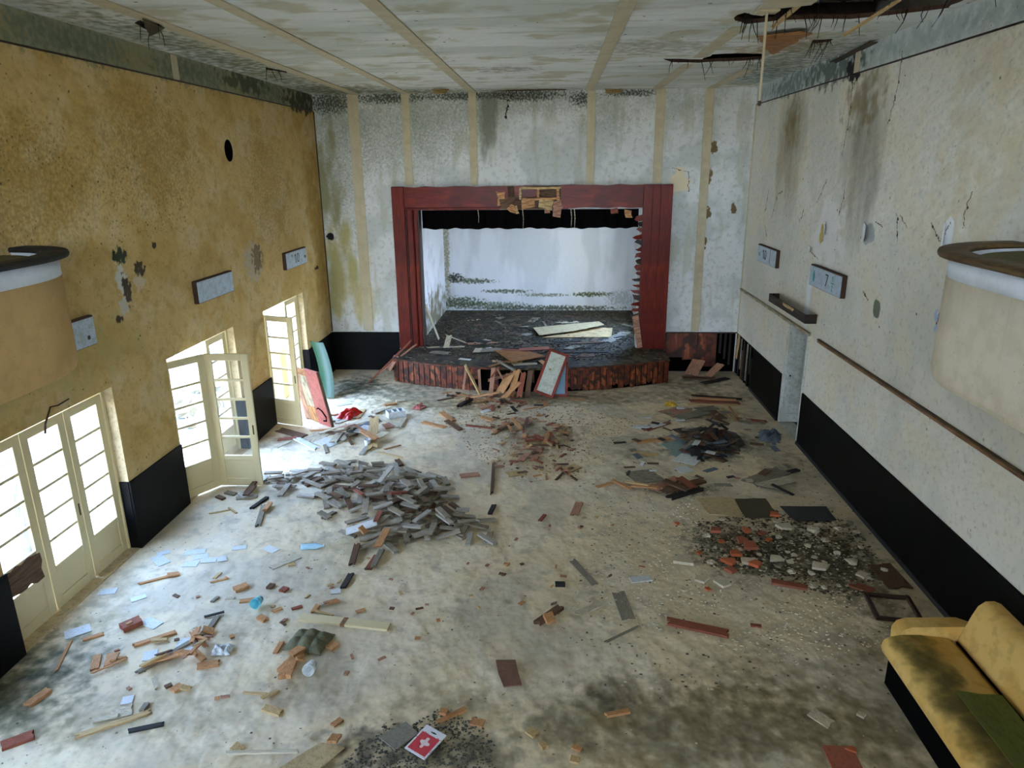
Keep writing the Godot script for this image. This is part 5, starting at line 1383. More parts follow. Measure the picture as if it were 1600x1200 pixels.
	for q in [[-1.88, 0.3, 0.012], [-0.8, 0.45, 0.012], [0.36, 0.4, 0.014], [0.44, 0.42, 0.012]]:
		var r := obj("cord", tube([Vector3(q[0], 4.02, ZB + 0.02), Vector3(q[0] + 0.02, 4.02 - q[1] * 0.5, ZB + 0.03), Vector3(q[0] + 0.01, 4.02 - q[1], ZB + 0.02)], q[2], q[2] * 0.5, 5), M["c"])
		tag(r, "pale torn cord dangling in front of the black stage curtain", "cord", "cords dangling at the stage head")

# ---------------------------------------------------------------- the balcony
func parapet_path(side: float) -> Array:
	var out := []
	var wall := XR if side > 0.0 else XL
	var rx := 1.0 if side > 0.0 else 0.86
	for i in 15:
		var w := PI / 2 * i / 14.0
		out.append(Vector2(wall - side * rx * sin(w), -6.2 - 1.08 * cos(w)))
	for z in [-5.0, -3.5, -2.0, -0.9]:
		out.append(Vector2(wall - side * rx, z))
	return out

# sweep an outline (offset outwards from the path, height) along a plan path
func sweep(path: Array, outline: Array, side: float) -> ArrayMesh:
	var st := begin()
	st.set_smooth_group(0)
	var rows := []
	var along := 0.0
	for i in path.size():
		if i > 0:
			along += path[i].distance_to(path[i - 1])
		var d: Vector2 = (path[mini(i + 1, path.size() - 1)] - path[maxi(i - 1, 0)]).normalized()
		var n := Vector2(d.y, -d.x) * side       # towards the hall
		var row := []
		for q in outline:
			row.append([Vector3(path[i].x + n.x * q.x, q.y, path[i].y + n.y * q.x), Vector2(along, q.y)])
		rows.append(row)
	var m := outline.size()
	for i in rows.size() - 1:
		for k in m:
			var l := (k + 1) % m
			var c := [rows[i][k], rows[i][l], rows[i + 1][l], rows[i + 1][k]]
			var order := [0, 1, 2, 0, 2, 3] if side > 0.0 else [0, 2, 1, 0, 3, 2]
			for v in order:
				st.set_uv(c[v][1])
				st.add_vertex(c[v][0])
	st.generate_normals()
	return fin(st)

func build_balcony() -> void:
	var lower := [Vector2(-0.10, 3.30), Vector2(-0.10, 3.15), Vector2(-0.08, 3.08), Vector2(-0.03, 3.06), Vector2(0.0, 3.12), Vector2(0.015, 3.25), Vector2(0.015, 4.02), Vector2(-0.10, 4.02)]
	var band := [Vector2(-0.10, 4.02), Vector2(0.02, 4.02), Vector2(0.02, 4.20), Vector2(-0.10, 4.20)]
	var rail := [Vector2(-0.19, 4.20), Vector2(0.04, 4.20), Vector2(0.05, 4.225), Vector2(0.04, 4.25), Vector2(-0.19, 4.25), Vector2(-0.20, 4.225)]
	for s in [1.0, -1.0]:
		var path := parapet_path(s)
		var b := thing("balcony", "rounded cream balcony arm with brown handrail against the pale wall" if s > 0 else "rounded balcony arm, warm shade in its ochre colour, black handrail, against the ochre wall", "balcony")
		obj("parapet", sweep(path, lower, s), M["parapet_pale"] if s > 0 else M["parapet_shaded"], b)
		obj("white_band", sweep(path, band, s), M["band"], b)
		obj("handrail", sweep(path, rail, s), M["rail_top"] if s > 0 else M["k"], b)
		var deck := PackedVector2Array()
		var wall := XR if s > 0 else XL
		for p in path:
			deck.append(Vector2(p.x + s * 0.11, p.y) if p.y > -6.2 else Vector2(lerpf(p.x, wall, 0.12), lerpf(p.y, -6.2, 0.12)))
		deck.append(Vector2(wall - s * 0.005, -0.9))
		deck.append(Vector2(wall - s * 0.005, -7.1))
		obj("deck", prism(deck, 0.15), M["olive_floor"], b, at(0, 3.14, 0))
		obj("ledge", prism(deck, 0.03), M["olive_floor"], b, at(0, 4.155, 0))
	var main := thing("balcony_gallery", "main balcony deck behind the two rounded balcony arms", "balcony")
	obj("deck", cbox(Vector3(XR - XL - 0.02, 0.2, ZR + 0.88)), M["olive_floor"], main, at((XR + XL) / 2, 3.16, (ZR - 0.9) / 2))
	obj("parapet", cbox(Vector3(XR - XL - 2.1, 0.85, 0.1), 0.01), M["parapet_pale"], main, at(-0.6, 3.68, -0.2))
	obj("handrail", cbox(Vector3(XR - XL - 2.1, 0.05, 0.2), 0.01), M["dark_wood"], main, at(-0.6, 4.13, -0.2))

# ---------------------------------------------------------------- outside the glazed doors
func build_yard() -> void:
	struct("ground", cbox(Vector3(60, 0.3, 80)), M["yard"], at(XL - 0.36 - 30, -0.25, -8))
	struct("ground", cbox(Vector3(60, 0.3, 80)), M["yard"], at(XR + 3.2 + 30, -0.25, -8))
	struct("threshold", cbox(Vector3(0.345, 0.16, 20)), M["jamb"], at(XL - 0.178, -0.066, -7))
	var wl := obj("yard_wall", cbox(Vector3(0.25, 1.1, 40), 0.02), M["outer"], null, at(-15.5, 0.45, -12))
	tag(wl, "white low wall across the bright yard outside the doors", "wall")
	for k in 7:
		var p := thing("yard_column", "white square column standing in the bright yard outside the doors", "column", Vector3(-10.2, -0.1, -5.2 - 3.1 * k), "columns in the yard")
		obj("shaft", cbox(Vector3(0.3, 2.9, 0.3), 0.02), M["outer"], p, at(0, 1.45, 0))
		obj("plinth", cbox(Vector3(0.42, 0.25, 0.42), 0.02), M["outer"], p, at(0, 0.125, 0))
	var bm := obj("pergola_beam", cbox(Vector3(0.3, 0.3, 19.5), 0.02), M["outer"], null, at(-10.2, 2.95, -14.5))
	tag(bm, "white beam lying on the columns in the bright yard", "beam")
	var hs := thing("neighbour_house", "pale house with shuttered windows across the bright yard", "house", Vector3(-24, -0.1, -16))
	obj("wall", cbox(Vector3(6, 6, 26), 0.02), M["outer"], hs, at(0, 3, 0))
	for k in 6:
		obj("window", cbox(Vector3(0.1, 1.4, 1.0), 0.01), M["b"], hs, at(3.0, 1.9, -10 + 4 * k))
		obj("window", cbox(Vector3(0.1, 1.4, 1.0), 0.01), M["b"], hs, at(3.0, 4.6, -10 + 4 * k))
	var post := obj("leaning_post", cbox(Vector3(0.16, 1.9, 0.12), 0.02), M["b"], null, Transform3D(Basis(Vector3.RIGHT, -0.16), Vector3(-7.2, 0.83, -8.4)))  # the blue of its shaded side is put into the colour
	tag(post, "post tinted blue as in shade leaning in the yard behind the first glazed doors", "post")
	var crate := obj("yellow_crate", cbox(Vector3(0.5, 1.15, 0.45), 0.015), M["crate_paint"], null, at(-6.5, 0.48, -15.6, 0.1))
	tag(crate, "yellow rusty crate seen through the lower panes of the furthest door", "crate")
	for k in 12:
		var sz := rng.randf_range(0.25, 0.5)
		var q := free_spot([Vector2(-8.6, -16.2), Vector2(-7.2, -16.2), Vector2(-7.2, -13.4), Vector2(-8.6, -13.4)], sz * 0.5)
		var r := obj("yard_rock", lump(900 + k % 5), M["stone"], null, Transform3D(Basis(Vector3.UP, rng.randf() * TAU).scaled(Vector3.ONE * sz), Vector3(q.x, -0.1 + sz * 0.26, q.y)))
		tag(r, "grey stone in the rubble heap outside the furthest glazed door", "stone", "stones of the rubble heap in the yard")

# ---------------------------------------------------------------- things on the walls
func words(s: String, size: float, col: Material, parent: Node, xf: Transform3D, called := "lettering") -> void:
	var t := TextMesh.new()
	t.text = s
	t.font_size = 32
	t.pixel_size = size / 32.0
	t.depth = 0.004
	var f := SystemFont.new()
	f.font_names = PackedStringArray(["Droid Sans"])
	t.font = f
	obj(called, t, col, parent, xf)

func sign_box(label: String, side: float, z: float, length: float) -> Node3D:
	# side +1: on the pale wall, facing -x
	var b := thing("number_box", label, "sign", Vector3(XR if side > 0 else XL, 3.15, z), "")
	b.basis = Basis(Vector3(0, 0, 1), Vector3.UP, Vector3.LEFT) if side > 0 else Basis(Vector3(0, 0, -1), Vector3.UP, Vector3.RIGHT)
	obj("case", cbox(Vector3(length, 0.36, 0.075), 0.008), M["rust"], b, at(0, 0, 0.038))
	obj("face", cbox(Vector3(length - 0.03, 0.33, 0.012), 0.003), M["sign_face"], b, at(0, -0.005, 0.078))
	return b

func build_walls_things() -> void:
	var dark := mat(Color(0.10, 0.16, 0.26), 0.7)
	var teal := mat(Color(0.22, 0.60, 0.58), 0.7)
	var grey := mat(Color(0.22, 0.25, 0.22), 0.7)
	var pink := mat(Color(0.62, 0.52, 0.58), 0.7)
	var f := 0.087
	var b := sign_box("pale box numbered 10 on the ochre wall beside the furthest glazed doors", -1.0, -15.42, 1.28)
	words("10", 0.26, grey, b, at(-0.02, 0, f), "number")
	words("''", 0.2, grey, b, at(-0.3, 0.03, f), "mark")
	obj("fixing", cbox(Vector3(0.06, 0.06, 0.02), 0.01), grey, b, at(0.5, -0.02, f))
	b = sign_box("blank pale box with a dark rim on the ochre wall above the middle doors", -1.0, -11.55, 1.3)
	b = sign_box("pale blue box with a green stripe beside the ochre balcony arm", -1.0, -7.84, 0.88)
	obj("stripe", cbox(Vector3(0.035, 0.27, 0.004)), teal, b, at(-0.30, -0.02, f))
	obj("stripe", cbox(Vector3(0.03, 0.30, 0.004)), pink, b, at(-0.05, 0.0, f))
	obj("fixing", cbox(Vector3(0.05, 0.05, 0.02), 0.01), grey, b, at(0.28, -0.07, f))
	b = sign_box("pale blue box numbered 10 on the pale wall nearest the stage", 1.0, -15.55, 1.38)
	words("10", 0.26, dark, b, at(-0.12, 0, f), "number")
	words("<", 0.16, dark, b, at(-0.5, -0.02, f), "mark")
	obj("stripe", cbox(Vector3(0.03, 0.3, 0.004)), pink, b, at(0.3, 0.01, f))
	b = sign_box("pale blue box reading 7 and a half on the pale wall", 1.0, -12.1, 1.45)
	words("7", 0.27, dark, b, at(0.1, 0.0, f), "number")
	words("1", 0.12, teal, b, at(0.36, 0.07, f), "fraction")
	obj("fraction_bar", cbox(Vector3(0.13, 0.014, 0.004)), teal, b, at(0.36, 0.0, f))
	words("2", 0.12, teal, b, at(0.36, -0.08, f), "fraction")
	obj("ornament", prism(PackedVector2Array([Vector2(-0.05, -0.02), Vector2(0.0, -0.10), Vector2(0.05, 0.0), Vector2(0.02, 0.10), Vector2(-0.02, 0.08)]), 0.004), teal, b, Transform3D(Basis(Vector3.RIGHT, Vector3.BACK, Vector3.DOWN), Vector3(-0.5, 0, f - 0.002)))

	# handrails on the pale wall
	for q in [[-12.22, -0.5, "rail_wood", "long splintered wooden rail fixed along the pale wall"], [-17.6, -12.66, "cream_rail", "whitewashed wooden rail on the pale wall between doorway and stage"]]:
		var r := thing("wall_rail", q[3], "rail", Vector3(XR, 2.09, (q[0] + q[1]) / 2))
		var ln: float = q[1] - q[0]
		obj("rail", cbox(Vector3(ln, 0.05, 0.04), 0.008), M[q[2]], r, Transform3D(Basis(Vector3(0, 0, 1), Vector3.UP, Vector3.LEFT), Vector3(-0.025, 0, 0)))
		obj("rail_lip", cbox(Vector3(ln, 0.014, 0.055), 0.004), M["rail_top"] if q[2] == "rail_wood" else M["cream_rail"], r, Transform3D(Basis(Vector3(0, 0, 1), Vector3.UP, Vector3.LEFT), Vector3(-0.028, 0.032, 0)))
	# open wooden trough above the doorway
	var t := thing("light_trough", "brown open-topped wooden trough fixed on the pale wall by the doorway", "trough", Vector3(XR, 2.42, -13.55))
	obj("front_board", cbox(Vector3(0.016, 0.16, 2.2), 0.004), M["dark_wood"], t, at(-0.20, 0.0, 0))
	obj("floor_board", cbox(Vector3(0.19, 0.016, 2.2), 0.003), M["dark_wood"], t, at(-0.10, -0.07, 0))
	obj("end_board", cbox(Vector3(0.19, 0.16, 0.02), 0.003), M["dark_wood"], t, at(-0.10, 0.0, 1.09))
	obj("end_board", cbox(Vector3(0.19, 0.16, 0.02), 0.003), M["dark_wood"], t, at(-0.10, 0.0, -1.09))
	obj("torn_veneer", prism(rag([Vector2(-0.35, -0.03), Vector2(0.35, -0.03), Vector2(0.25, 0.03), Vector2(-0.3, 0.03)], 0.012, 4, 0.1), 0.004), M["y"], t, Transform3D(Basis(Vector3(0, 0, 1), Vector3.LEFT, Vector3.DOWN), Vector3(-0.208, 0.04, 0.15)))
	# loose wire on the ochre wall
	var w := obj("loose_wire", tube([Vector3(XL + 0.02, 2.20, -7.18), Vector3(XL + 0.06, 2.32, -7.16), Vector3(XL + 0.05, 2.47, -7.30), Vector3(XL + 0.03, 2.44, -7.45), Vector3(XL + 0.02, 2.45, -7.66)], 0.012, 0.008, 6), M["rust"])
	tag(w, "bent dark wire sticking out of the ochre wall over the first doors", "wire")
	# plaster flakes curling from the pale wall
	for q in [[-10.9, 4.02, 0.26, 0.3, 0.35], [-8.72, 4.16, 0.16, 0.36, 0.3], [-13.1, 3.55, 0.3, 0.1, 0.3], [-12.5, 3.95, 0.14, 0.24, 0.25]]:
		var fl := func(u: float, v: float) -> Vector3:
			return Vector3(-0.004 - q[4] * 0.25 * u * u, (v - 0.5) * q[3] * (1.0 - 0.4 * u) , (u - 0.5) * q[2])
		var o := obj("plaster_flake", skin(fl, 6, 4, 0.006), M["flake"], null, at(XR, q[1], q[0]))
		tag(o, "curled flake of white paint peeling off the pale wall", "flake", "paint flakes on the pale wall")

# ---------------------------------------------------------------- the broken ceiling
func build_ceiling_damage() -> void:
	var st := begin()
	for q in CEILING_HOLES:
		var n: int = q[2]
		var pts: Array = q[0]
		for k in n:
			var i := rng.randi() % pts.size()
			var p: Vector2 = pts[i].lerp(pts[(i + 1) % pts.size()], rng.randf())
			var c := Vector2.ZERO
			for v in pts:
				c += v / pts.size()
			p = p.lerp(c, 0.1)
			var ln := rng.randf_range(0.06, 0.32)
			var a := Vector3(p.x, YC + 0.03, p.y)
			var lean := Vector3(rng.randf_range(-0.5, 0.5), -1.0, rng.randf_range(-0.5, 0.5)) * ln
			tube_into(st, [a, a + lean * 0.5, a + lean + Vector3(rng.randf_range(-0.05, 0.05), 0, rng.randf_range(-0.05, 0.05))], 0.007, 0.003, 4)
	var reeds := obj("hanging_reeds", fin(st), M["reed"])
	reeds.set_meta("kind", "stuff")
	tag(reeds, "dark broken reeds hanging down from the holes in the ceiling", "reeds")
	# straw mat still lying over the big hole
	var mat_st := begin()
	for k in 90:
		var x := rng.randf_range(2.9, 3.95)
		var z := rng.randf_range(-9.4, -7.7)
		var d := Vector3(rng.randf_range(-0.3, 0.3), rng.randf_range(-0.04, 0.04), rng.randf_range(-0.2, 0.2))
		tube_into(mat_st, [Vector3(x, YC + 0.16, z) - d, Vector3(x, YC + 0.14, z), Vector3(x, YC + 0.16, z) + d], 0.02, 0.012, 4)
	var reed_mat := obj("reed_mat", fin(mat_st), M["reed"])
	reed_mat.set_meta("kind", "stuff")
	tag(reed_mat, "tangle of black reeds above the largest ceiling hole", "reeds")
	# boards that hang loose
	var fl := obj("hanging_board", prism(rag([Vector2(2.65, -10.54), Vector2(3.09, -10.23), Vector2(3.28, -10.4), Vector2(3.33, -12.2), Vector2(3.2, -12.0)], 0.03, 3, 0.2), 0.012), M["orange_board"], null, at(0, YC - 0.06, 0))
	tag(fl, "orange-brown torn board hanging flat under the ceiling beside the hole", "board")
	var wf := obj("hanging_board", prism(rag([Vector2(2.2, -9.0), Vector2(2.75, -8.75), Vector2(2.7, -8.2), Vector2(2.2, -8.2)], 0.02, 4, 0.2), 0.014), M["batten"], null, Transform3D(Basis(), Vector3(0, YC - 0.03, 0)))
	tag(wf, "cream board flap hanging where the white rod meets the ceiling", "board")
	var pole := thing("hanging_rod", "thin white rod hanging down from the broken ceiling", "rod", Vector3(2.34, 5.68, -9.0))
	obj("rod", tube([Vector3.ZERO, Vector3(0, 0.5, 0), Vector3(0, 1.02, 0)], 0.015, 0.015, 8), M["batten"], pole)
	obj("collar", cbox(Vector3(0.24, 0.02, 0.2), 0.004), M["batten"], pole, at(0, 0.95, 0))
	obj("tip", lathe([Vector2(0, -0.035), Vector2(0.017, -0.03), Vector2(0.018, 0.02), Vector2(0, 0.025)], 8), M["rust"], pole)
	for q in [[Vector3(2.55, YC - 0.12, -9.55), Vector3(2.75, YC + 0.1, -8.55), 0.06, "pale lath"], [Vector3(3.4, YC - 0.22, -9.6), Vector3(3.85, YC + 0.12, -8.7), 0.05, "yellowish lath"]]:
		var o := plank3("hanging_lath", q[0], q[1], q[2], 0.02, M["y"])
		tag(o, q[3] + " poking down through the largest ceiling hole", "lath")
	# dark flap at the edge of the frieze, and a corner of paper near the ochre wall
	var tri_a := obj("hanging_board", prism(rag([Vector2(-4.62, -8.55), Vector2(-4.66, -9.1), Vector2(-5.1, -9.55)], 0.015, 8, 0.2), 0.01), M["soil"], null, at(0, YC - 0.05, 0))
	tag(tri_a, "small dark triangle of board torn loose from the ceiling by the ochre wall", "board")
	var fz := plank3("hanging_board", Vector3(XR - 0.06, YC - 0.1, -12.9), Vector3(XR - 0.06, YC - 0.03, -11.3), 0.12, 0.02, M["soil"])
	tag(fz, "black strip of board sagging at the corner of ceiling and pale wall", "board")
	# paper hanging over the stage
	for q in [[-2.55, -16.6, 0.35], [1.25, -17.2, 0.3]]:
		var pp := obj("paper_tatter", prism(rag([Vector2(-0.2, -0.1), Vector2(0.2, -0.12), Vector2(0.15, 0.1), Vector2(-0.1, 0.12)], 0.03, int(q[1] * -10), 0.1), 0.006), M["y"], null, Transform3D(Basis(Vector3.RIGHT, 0.5), Vector3(q[0], YC - 0.08, q[1])))
		tag(pp, "yellowed tatter of lining paper hanging from the ceiling above the stage", "paper", "tatters above the stage")

func plank3(called: String, a: Vector3, b: Vector3, w: float, t: float, m: Material, clean := false) -> MeshInstance3D:
	var d := b - a
	var x := d.normalized()
	var y := (Vector3.UP - x * x.y).normalized() if absf(x.y) < 0.95 else (Vector3.BACK - x * x.z).normalized()
	var z := x.cross(y)
	var mesh: Mesh = M["plank_clean"] if clean else M["planks"][rng.randi() % 6]
	return obj(called, mesh, m, null, Transform3D(Basis(x * d.length(), y * t, z * w), (a + b) / 2.0))

# ---------------------------------------------------------------- large loose things
func framed(called: String, label: String, c: Vector3, xd: Vector3, yd: Vector3, w: float, h: float, face: Material) -> Node3D:
	var t := thing(called, label, "frame", c)
	var x := xd.normalized()
	var y := (yd - x * x.dot(yd)).normalized()
	t.basis = Basis(x, y, x.cross(y))
	for s in [-1.0, 1.0]:
		obj("frame_bar", cbox(Vector3(0.06, h, 0.035), 0.006), M["red_wood"], t, at(s * (w / 2 - 0.03), 0, 0))
		obj("frame_bar", cbox(Vector3(w - 0.12, 0.06, 0.035), 0.006), M["red_wood"], t, at(0, s * (h / 2 - 0.03), 0))
	obj("panel", cbox(Vector3(w - 0.11, h - 0.11, 0.01)), face, t, at(0, 0, -0.005))
	return t

func build_furniture() -> void:
	# sofa along the pale wall
	var sofa := thing("sofa", "mouldy yellow upholstered sofa standing against the black dado", "sofa", Vector3(0, 0, 0))
	var z0 := -6.22
	var ln := 3.2
	var ex := Transform3D(Basis(Vector3.RIGHT, Vector3.BACK, Vector3.UP), Vector3(0, 0, z0))   # polygon (x, y) run along +z
	var seat := PackedVector2Array([Vector2(3.30, 0.33), Vector2(3.26, 0.37), Vector2(3.245, 0.43), Vector2(3.26, 0.49), Vector2(3.31, 0.53), Vector2(3.42, 0.555), Vector2(3.6, 0.56), Vector2(3.85, 0.53), Vector2(3.92, 0.50), Vector2(3.94, 0.42), Vector2(3.94, 0.33)])
	var cushion := obj("seat", extrude(seat, ln, ex), M["seat_cloth"], sofa)
	var back := PackedVector2Array([Vector2(3.96, 0.42), Vector2(3.97, 0.54), Vector2(4.05, 0.80), Vector2(4.09, 0.90), Vector2(4.15, 0.955), Vector2(4.23, 0.96), Vector2(4.30, 0.93), Vector2(4.34, 0.85), Vector2(4.36, 0.6), Vector2(4.36, 0.2), Vector2(3.98, 0.2)])
	obj("backrest", extrude(back, ln, ex), M["upholstery"], sofa)
	var arm := PackedVector2Array([Vector2(3.42, 0.2), Vector2(3.40, 0.54), Vector2(3.44, 0.61), Vector2(3.52, 0.64), Vector2(4.0, 0.66), Vector2(4.2, 0.59), Vector2(4.2, 0.2)])
	obj("armrest", extrude(arm, 0.16, Transform3D(ex.basis, Vector3(0, 0, z0 - 0.165))), M["upholstery"], sofa)
	obj("plinth", cbox(Vector3(1.02, 0.325, ln - 0.04), 0.01), M["black"], sofa, at(3.83, 0.163, z0 + ln / 2))  # black base also carries the shade under the seat
	var gc := func(u: float, v: float) -> Vector3:
		return Vector3(lerpf(3.52, 3.92, u), 0.572 - 0.035 * u + 0.006 * sin(u * 9.0 + v * 4.0), lerpf(-5.42, -4.0, v))
	obj("seat_patch", skin(gc, 8, 14, 0.006), M["green_cloth"], cushion)
	obj("crease_line", tube([Vector3(3.95, 0.50, z0 + 0.02), Vector3(3.95, 0.50, z0 + ln - 0.02)], 0.012, 0.012, 6), M["black"], cushion)  # black tube along the crease of seat and backrest

	# broken pink door panel, leaning
	var dp := thing("broken_door_panel", "pink and orange broken door panel leaning beside the furthest glazed doors", "panel", Vector3(-4.80, 0, -13.57))
	var px := Vector3(0.79, 0, 0.61)
	var pn := Vector3(-0.61, 0, 0.79)
	var py := (Vector3.UP + pn * 0.2).normalized()
	dp.basis = Basis(px, py, px.cross(py))
	for q in [[-0.42, 0.62, 0.20, 1.22, "p"], [-0.18, 0.72, 0.26, 0.72, "c"], [-0.18, 0.18, 0.26, 0.34, "o"], [-0.18, 1.14, 0.26, 0.16, "o"]]:
		obj("board", cbox(Vector3(q[3] if q[3] > q[2] else q[2], q[2] if q[3] > q[2] else q[3], 0.02), 0.003), M[q[4]], dp, Transform3D(Basis(Vector3.BACK, PI / 2 if q[3] > q[2] else 0.0), Vector3(q[0], q[1], 0)))
	obj("board", cbox(Vector3(1.24, 0.42, 0.035), 0.004), M["pink_paint"], dp, Transform3D(Basis(Vector3.BACK, PI / 2), Vector3(0.20, 0.63, 0.006)))
	obj("edge_strip", cbox(Vector3(1.24, 0.03, 0.06), 0.004), M["d"], dp, Transform3D(Basis(Vector3.BACK, PI / 2), Vector3(0.43, 0.63, 0)))
	obj("black_loop", tube([Vector3(0.20, 0.12, 0.03), Vector3(0.30, 0.14, 0.035), Vector3(0.33, 0.24, 0.035), Vector3(0.24, 0.36, 0.035), Vector3(0.12, 0.40, 0.035), Vector3(0.06, 0.36, 0.03)], 0.016, 0.012, 6), M["black"], dp)
	# green curled board behind it
	var gb := func(u: float, v: float) -> Vector3:
		var y := 1.18 * v
		return Vector3(-5.17 - 0.30 * v * v + 0.36 * (u - 0.5), y + 0.03, -15.25 - 0.45 * v + 0.18 * (u - 0.5) + 0.06 * sin(u * PI))
	var g := obj("green_board", skin(gb, 8, 12, 0.012), M["green_paint"])
	tag(g, "curled green painted board leaning in the corner behind the pink panel", "board")

	# two red frames by the stage
	framed("picture_frame", "red wooden frame with pale panel leaning askew on the broken stage front", Vector3(-0.08, 0.535, -15.53), Vector3(0.43, -0.14, 0.07), Vector3(0.36, 0.89, -0.40), 0.47, 1.06, M["pale_panel"])
	framed("picture_frame", "second red frame with blue pane behind the tilted frame at the stage", Vector3(0.04, 0.38, -15.62), Vector3(1, 0, 0.05), Vector3(0, 0.9, -0.40), 0.52, 0.82, M["blue_panel"])

	# on the stage
	var sh := obj("pale_sheet", prism(PackedVector2Array([Vector2(-0.62, -19.7), Vector2(1.25, -20.3), Vector2(1.38, -19.85), Vector2(0.5, -19.15), Vector2(-0.42, -18.75)]), 0.012), M["card"], null, Transform3D(Basis(Vector3.BACK, 0.03), Vector3(0, STAGE + 0.08, 0)))
	tag(sh, "large pale hardboard sheet lying on the stage floor", "board")
	sh = obj("brown_sheet", prism(PackedVector2Array([Vector2(-0.35, -18.72), Vector2(1.5, -18.78), Vector2(1.62, -19.9), Vector2(1.2, -19.95), Vector2(0.3, -19.2)]), 0.012), M["y"], null, at(0, STAGE + 0.012, 0))
	tag(sh, "brownish hardboard sheet under the pale sheet on the stage", "board")
	sh = obj("brown_sheet", prism(PackedVector2Array([Vector2(-1.5, -17.1), Vector2(-0.6, -16.9), Vector2(-0.22, -16.45), Vector2(-0.98, -15.95)]), 0.014, 0.7), M["orange_board"], null, Transform3D(Basis(Vector3.BACK, 0.02), Vector3(0, STAGE + 0.09, 0)))
	tag(sh, "orange-brown torn plywood sheet on the broken lip of the stage", "board")
	for q in STAGE_PLANKS:
		var o: MeshInstance3D
		if minf(q[0].y, q[1].y) > 0.6 and maxf(q[0].y, q[1].y) < 0.8:
			var xf := lie(q[0].x, q[0].z, q[1].x, q[1].z, q[2], q[3])
			xf.basis = xf.basis * Basis.from_scale(Vector3(Vector2(q[0].x, q[0].z).distance_to(Vector2(q[1].x, q[1].z)), q[3], q[2]))
			o = obj("stage_plank", M["planks_low"][rng.randi() % 6], M[q[4]], null, xf)
		else:
			o = plank3("stage_plank", q[0], q[1], q[2], q[3], M[q[4]])
		tag(o, q[5], "plank", q[6])

	# small things on the floor
	var bt := thing("plastic_bottle", "clear blue plastic bottle lying on the floor below the parquet heap", "bottle", Vector3(-3.32, 0.045, -8.56))
	bt.basis = Basis(Vector3.UP, 0.15) * Basis(Vector3.BACK, -PI / 2)
	obj("body", lathe([Vector2(0.001, -0.14), Vector2(0.04, -0.14), Vector2(0.043, -0.12), Vector2(0.04, -0.03), Vector2(0.043, 0.06), Vector2(0.02, 0.13), Vector2(0.016, 0.16), Vector2(0.001, 0.16)], 14), M["blue_plastic"], bt)
	obj("cap", lathe([Vector2(0.001, 0.16), Vector2(0.02, 0.16), Vector2(0.02, 0.18), Vector2(0.001, 0.18)], 10), M["w"], bt)
	for q in [[-2.50, -6.15, "crushed white plastic cup on the floor by the quilted cushion", "w"], [-3.50, -12.32, "white cup standing below the heap of boards", "w"], [-3.52, -7.27, "turquoise cup lying among splinters before the doors", "teal_plastic"]]:
		var c := obj("cup", lathe([Vector2(0.001, 0.0), Vector2(0.045, 0.0), Vector2(0.065, 0.15), Vector2(0.060, 0.15), Vector2(0.04, 0.01), Vector2(0.001, 0.01)], 12), M[q[3]], null, Transform3D(Basis(Vector3.RIGHT, 0.0 if q[1] < -10 else 1.35), Vector3(q[0], 0.002 if q[1] < -10 else 0.062, q[1])))
		tag(c, q[2], "cup")
	# quilted cushion
	var qc := func(u: float, v: float) -> Vector3:
		return Vector3((u - 0.5) * 0.44, 0.02 + 0.13 * sqrt(maxf(0.0, sin(u * PI) * sin(v * PI))) * (0.55 + 0.45 * absf(sin(u * PI * 3) * sin(v * PI * 2))), (v - 0.5) * 0.36)
	var cs := obj("quilted_cushion", skin(qc, 24, 16, 0.015), M["moss_cloth"], null, at(-2.68, 0.0, -6.56, -0.15))
	tag(cs, "dark green mouldy quilted cushion beside the pale board", "cushion")
	var pb := plank3("pale_board", Vector3(-2.93, 0.018, -7.0), Vector3(-1.86, 0.018, -6.86), 0.13, 0.03, M["cream_paint"], true)
	tag(pb, "long pale painted board tied with a brown strap", "board")
	obj("strap", cbox(Vector3(0.05, 1.12, 1.04), 0.0), M["rail_wood"], pb, at(0, 0, 0))
	# paper, bags and rags
	for q in [[-3.58, -6.38, 0.22, "w", "crumpled white paper", "plastic_scrap", "crumpled white plastic scrap beside the orange splinters"], [-4.34, -14.03, 0.5, "red_plastic", "", "red_bag", "crumpled red plastic bag beside the leaning pink panel"], [-2.94, -14.57, 0.28, "pink_paint", "", "pink_rag", "pink rag on the floor before the black dado"], [2.52, -14.89, 0.26, "yellow", "", "yellow_packet", "bright yellow packet beside the bundle of laths"], [4.1, -13.0, 0.5, "b", "", "blue_rag", "blue-grey crumpled rag beside the open doorway"]]:
		var sd := int(q[2] * 1000)
		var nn := noise(sd, 2.2, 3)
		var r: float = q[2]
		var rf := func(u: float, v: float) -> Vector3:
			var e := 1.0 - pow(maxf(absf(u - 0.5), absf(v - 0.5)) * 2.0, 4.0)
			return Vector3((u - 0.5) * r * (1.0 + 0.25 * nn.get_noise_2d(v * 2.0, 7.0)), 0.008 + r * 0.32 * e * (0.5 + nn.get_noise_2d(u * 1.6, v * 1.6)), (v - 0.5) * r * 0.8 * (1.0 + 0.3 * nn.get_noise_2d(u * 2.0, 3.0)))
		var o := obj(q[5], skin(rf, 10, 10, 0.006), M[q[3]], null, at(q[0], 0.012, q[1], sd * 0.7))
		tag(o, q[6], "rag" if "rag" in q[5] else "packet" if "packet" in q[5] else "bag" if "bag" in q[5] else "scrap")
	# shopping bag printed red with a white mark
	var c := canvas(0.36, 0.46, 400, Color(0.88, 0.88, 0.90))
	c.im.fill_rect(Rect2i(10, 46, 124, 126), Color(0.80, 0.26, 0.30))
	cover(c, Color(0.62, 0.16, 0.22), 71, 14.0, 0.62, 0.8, 0.6)
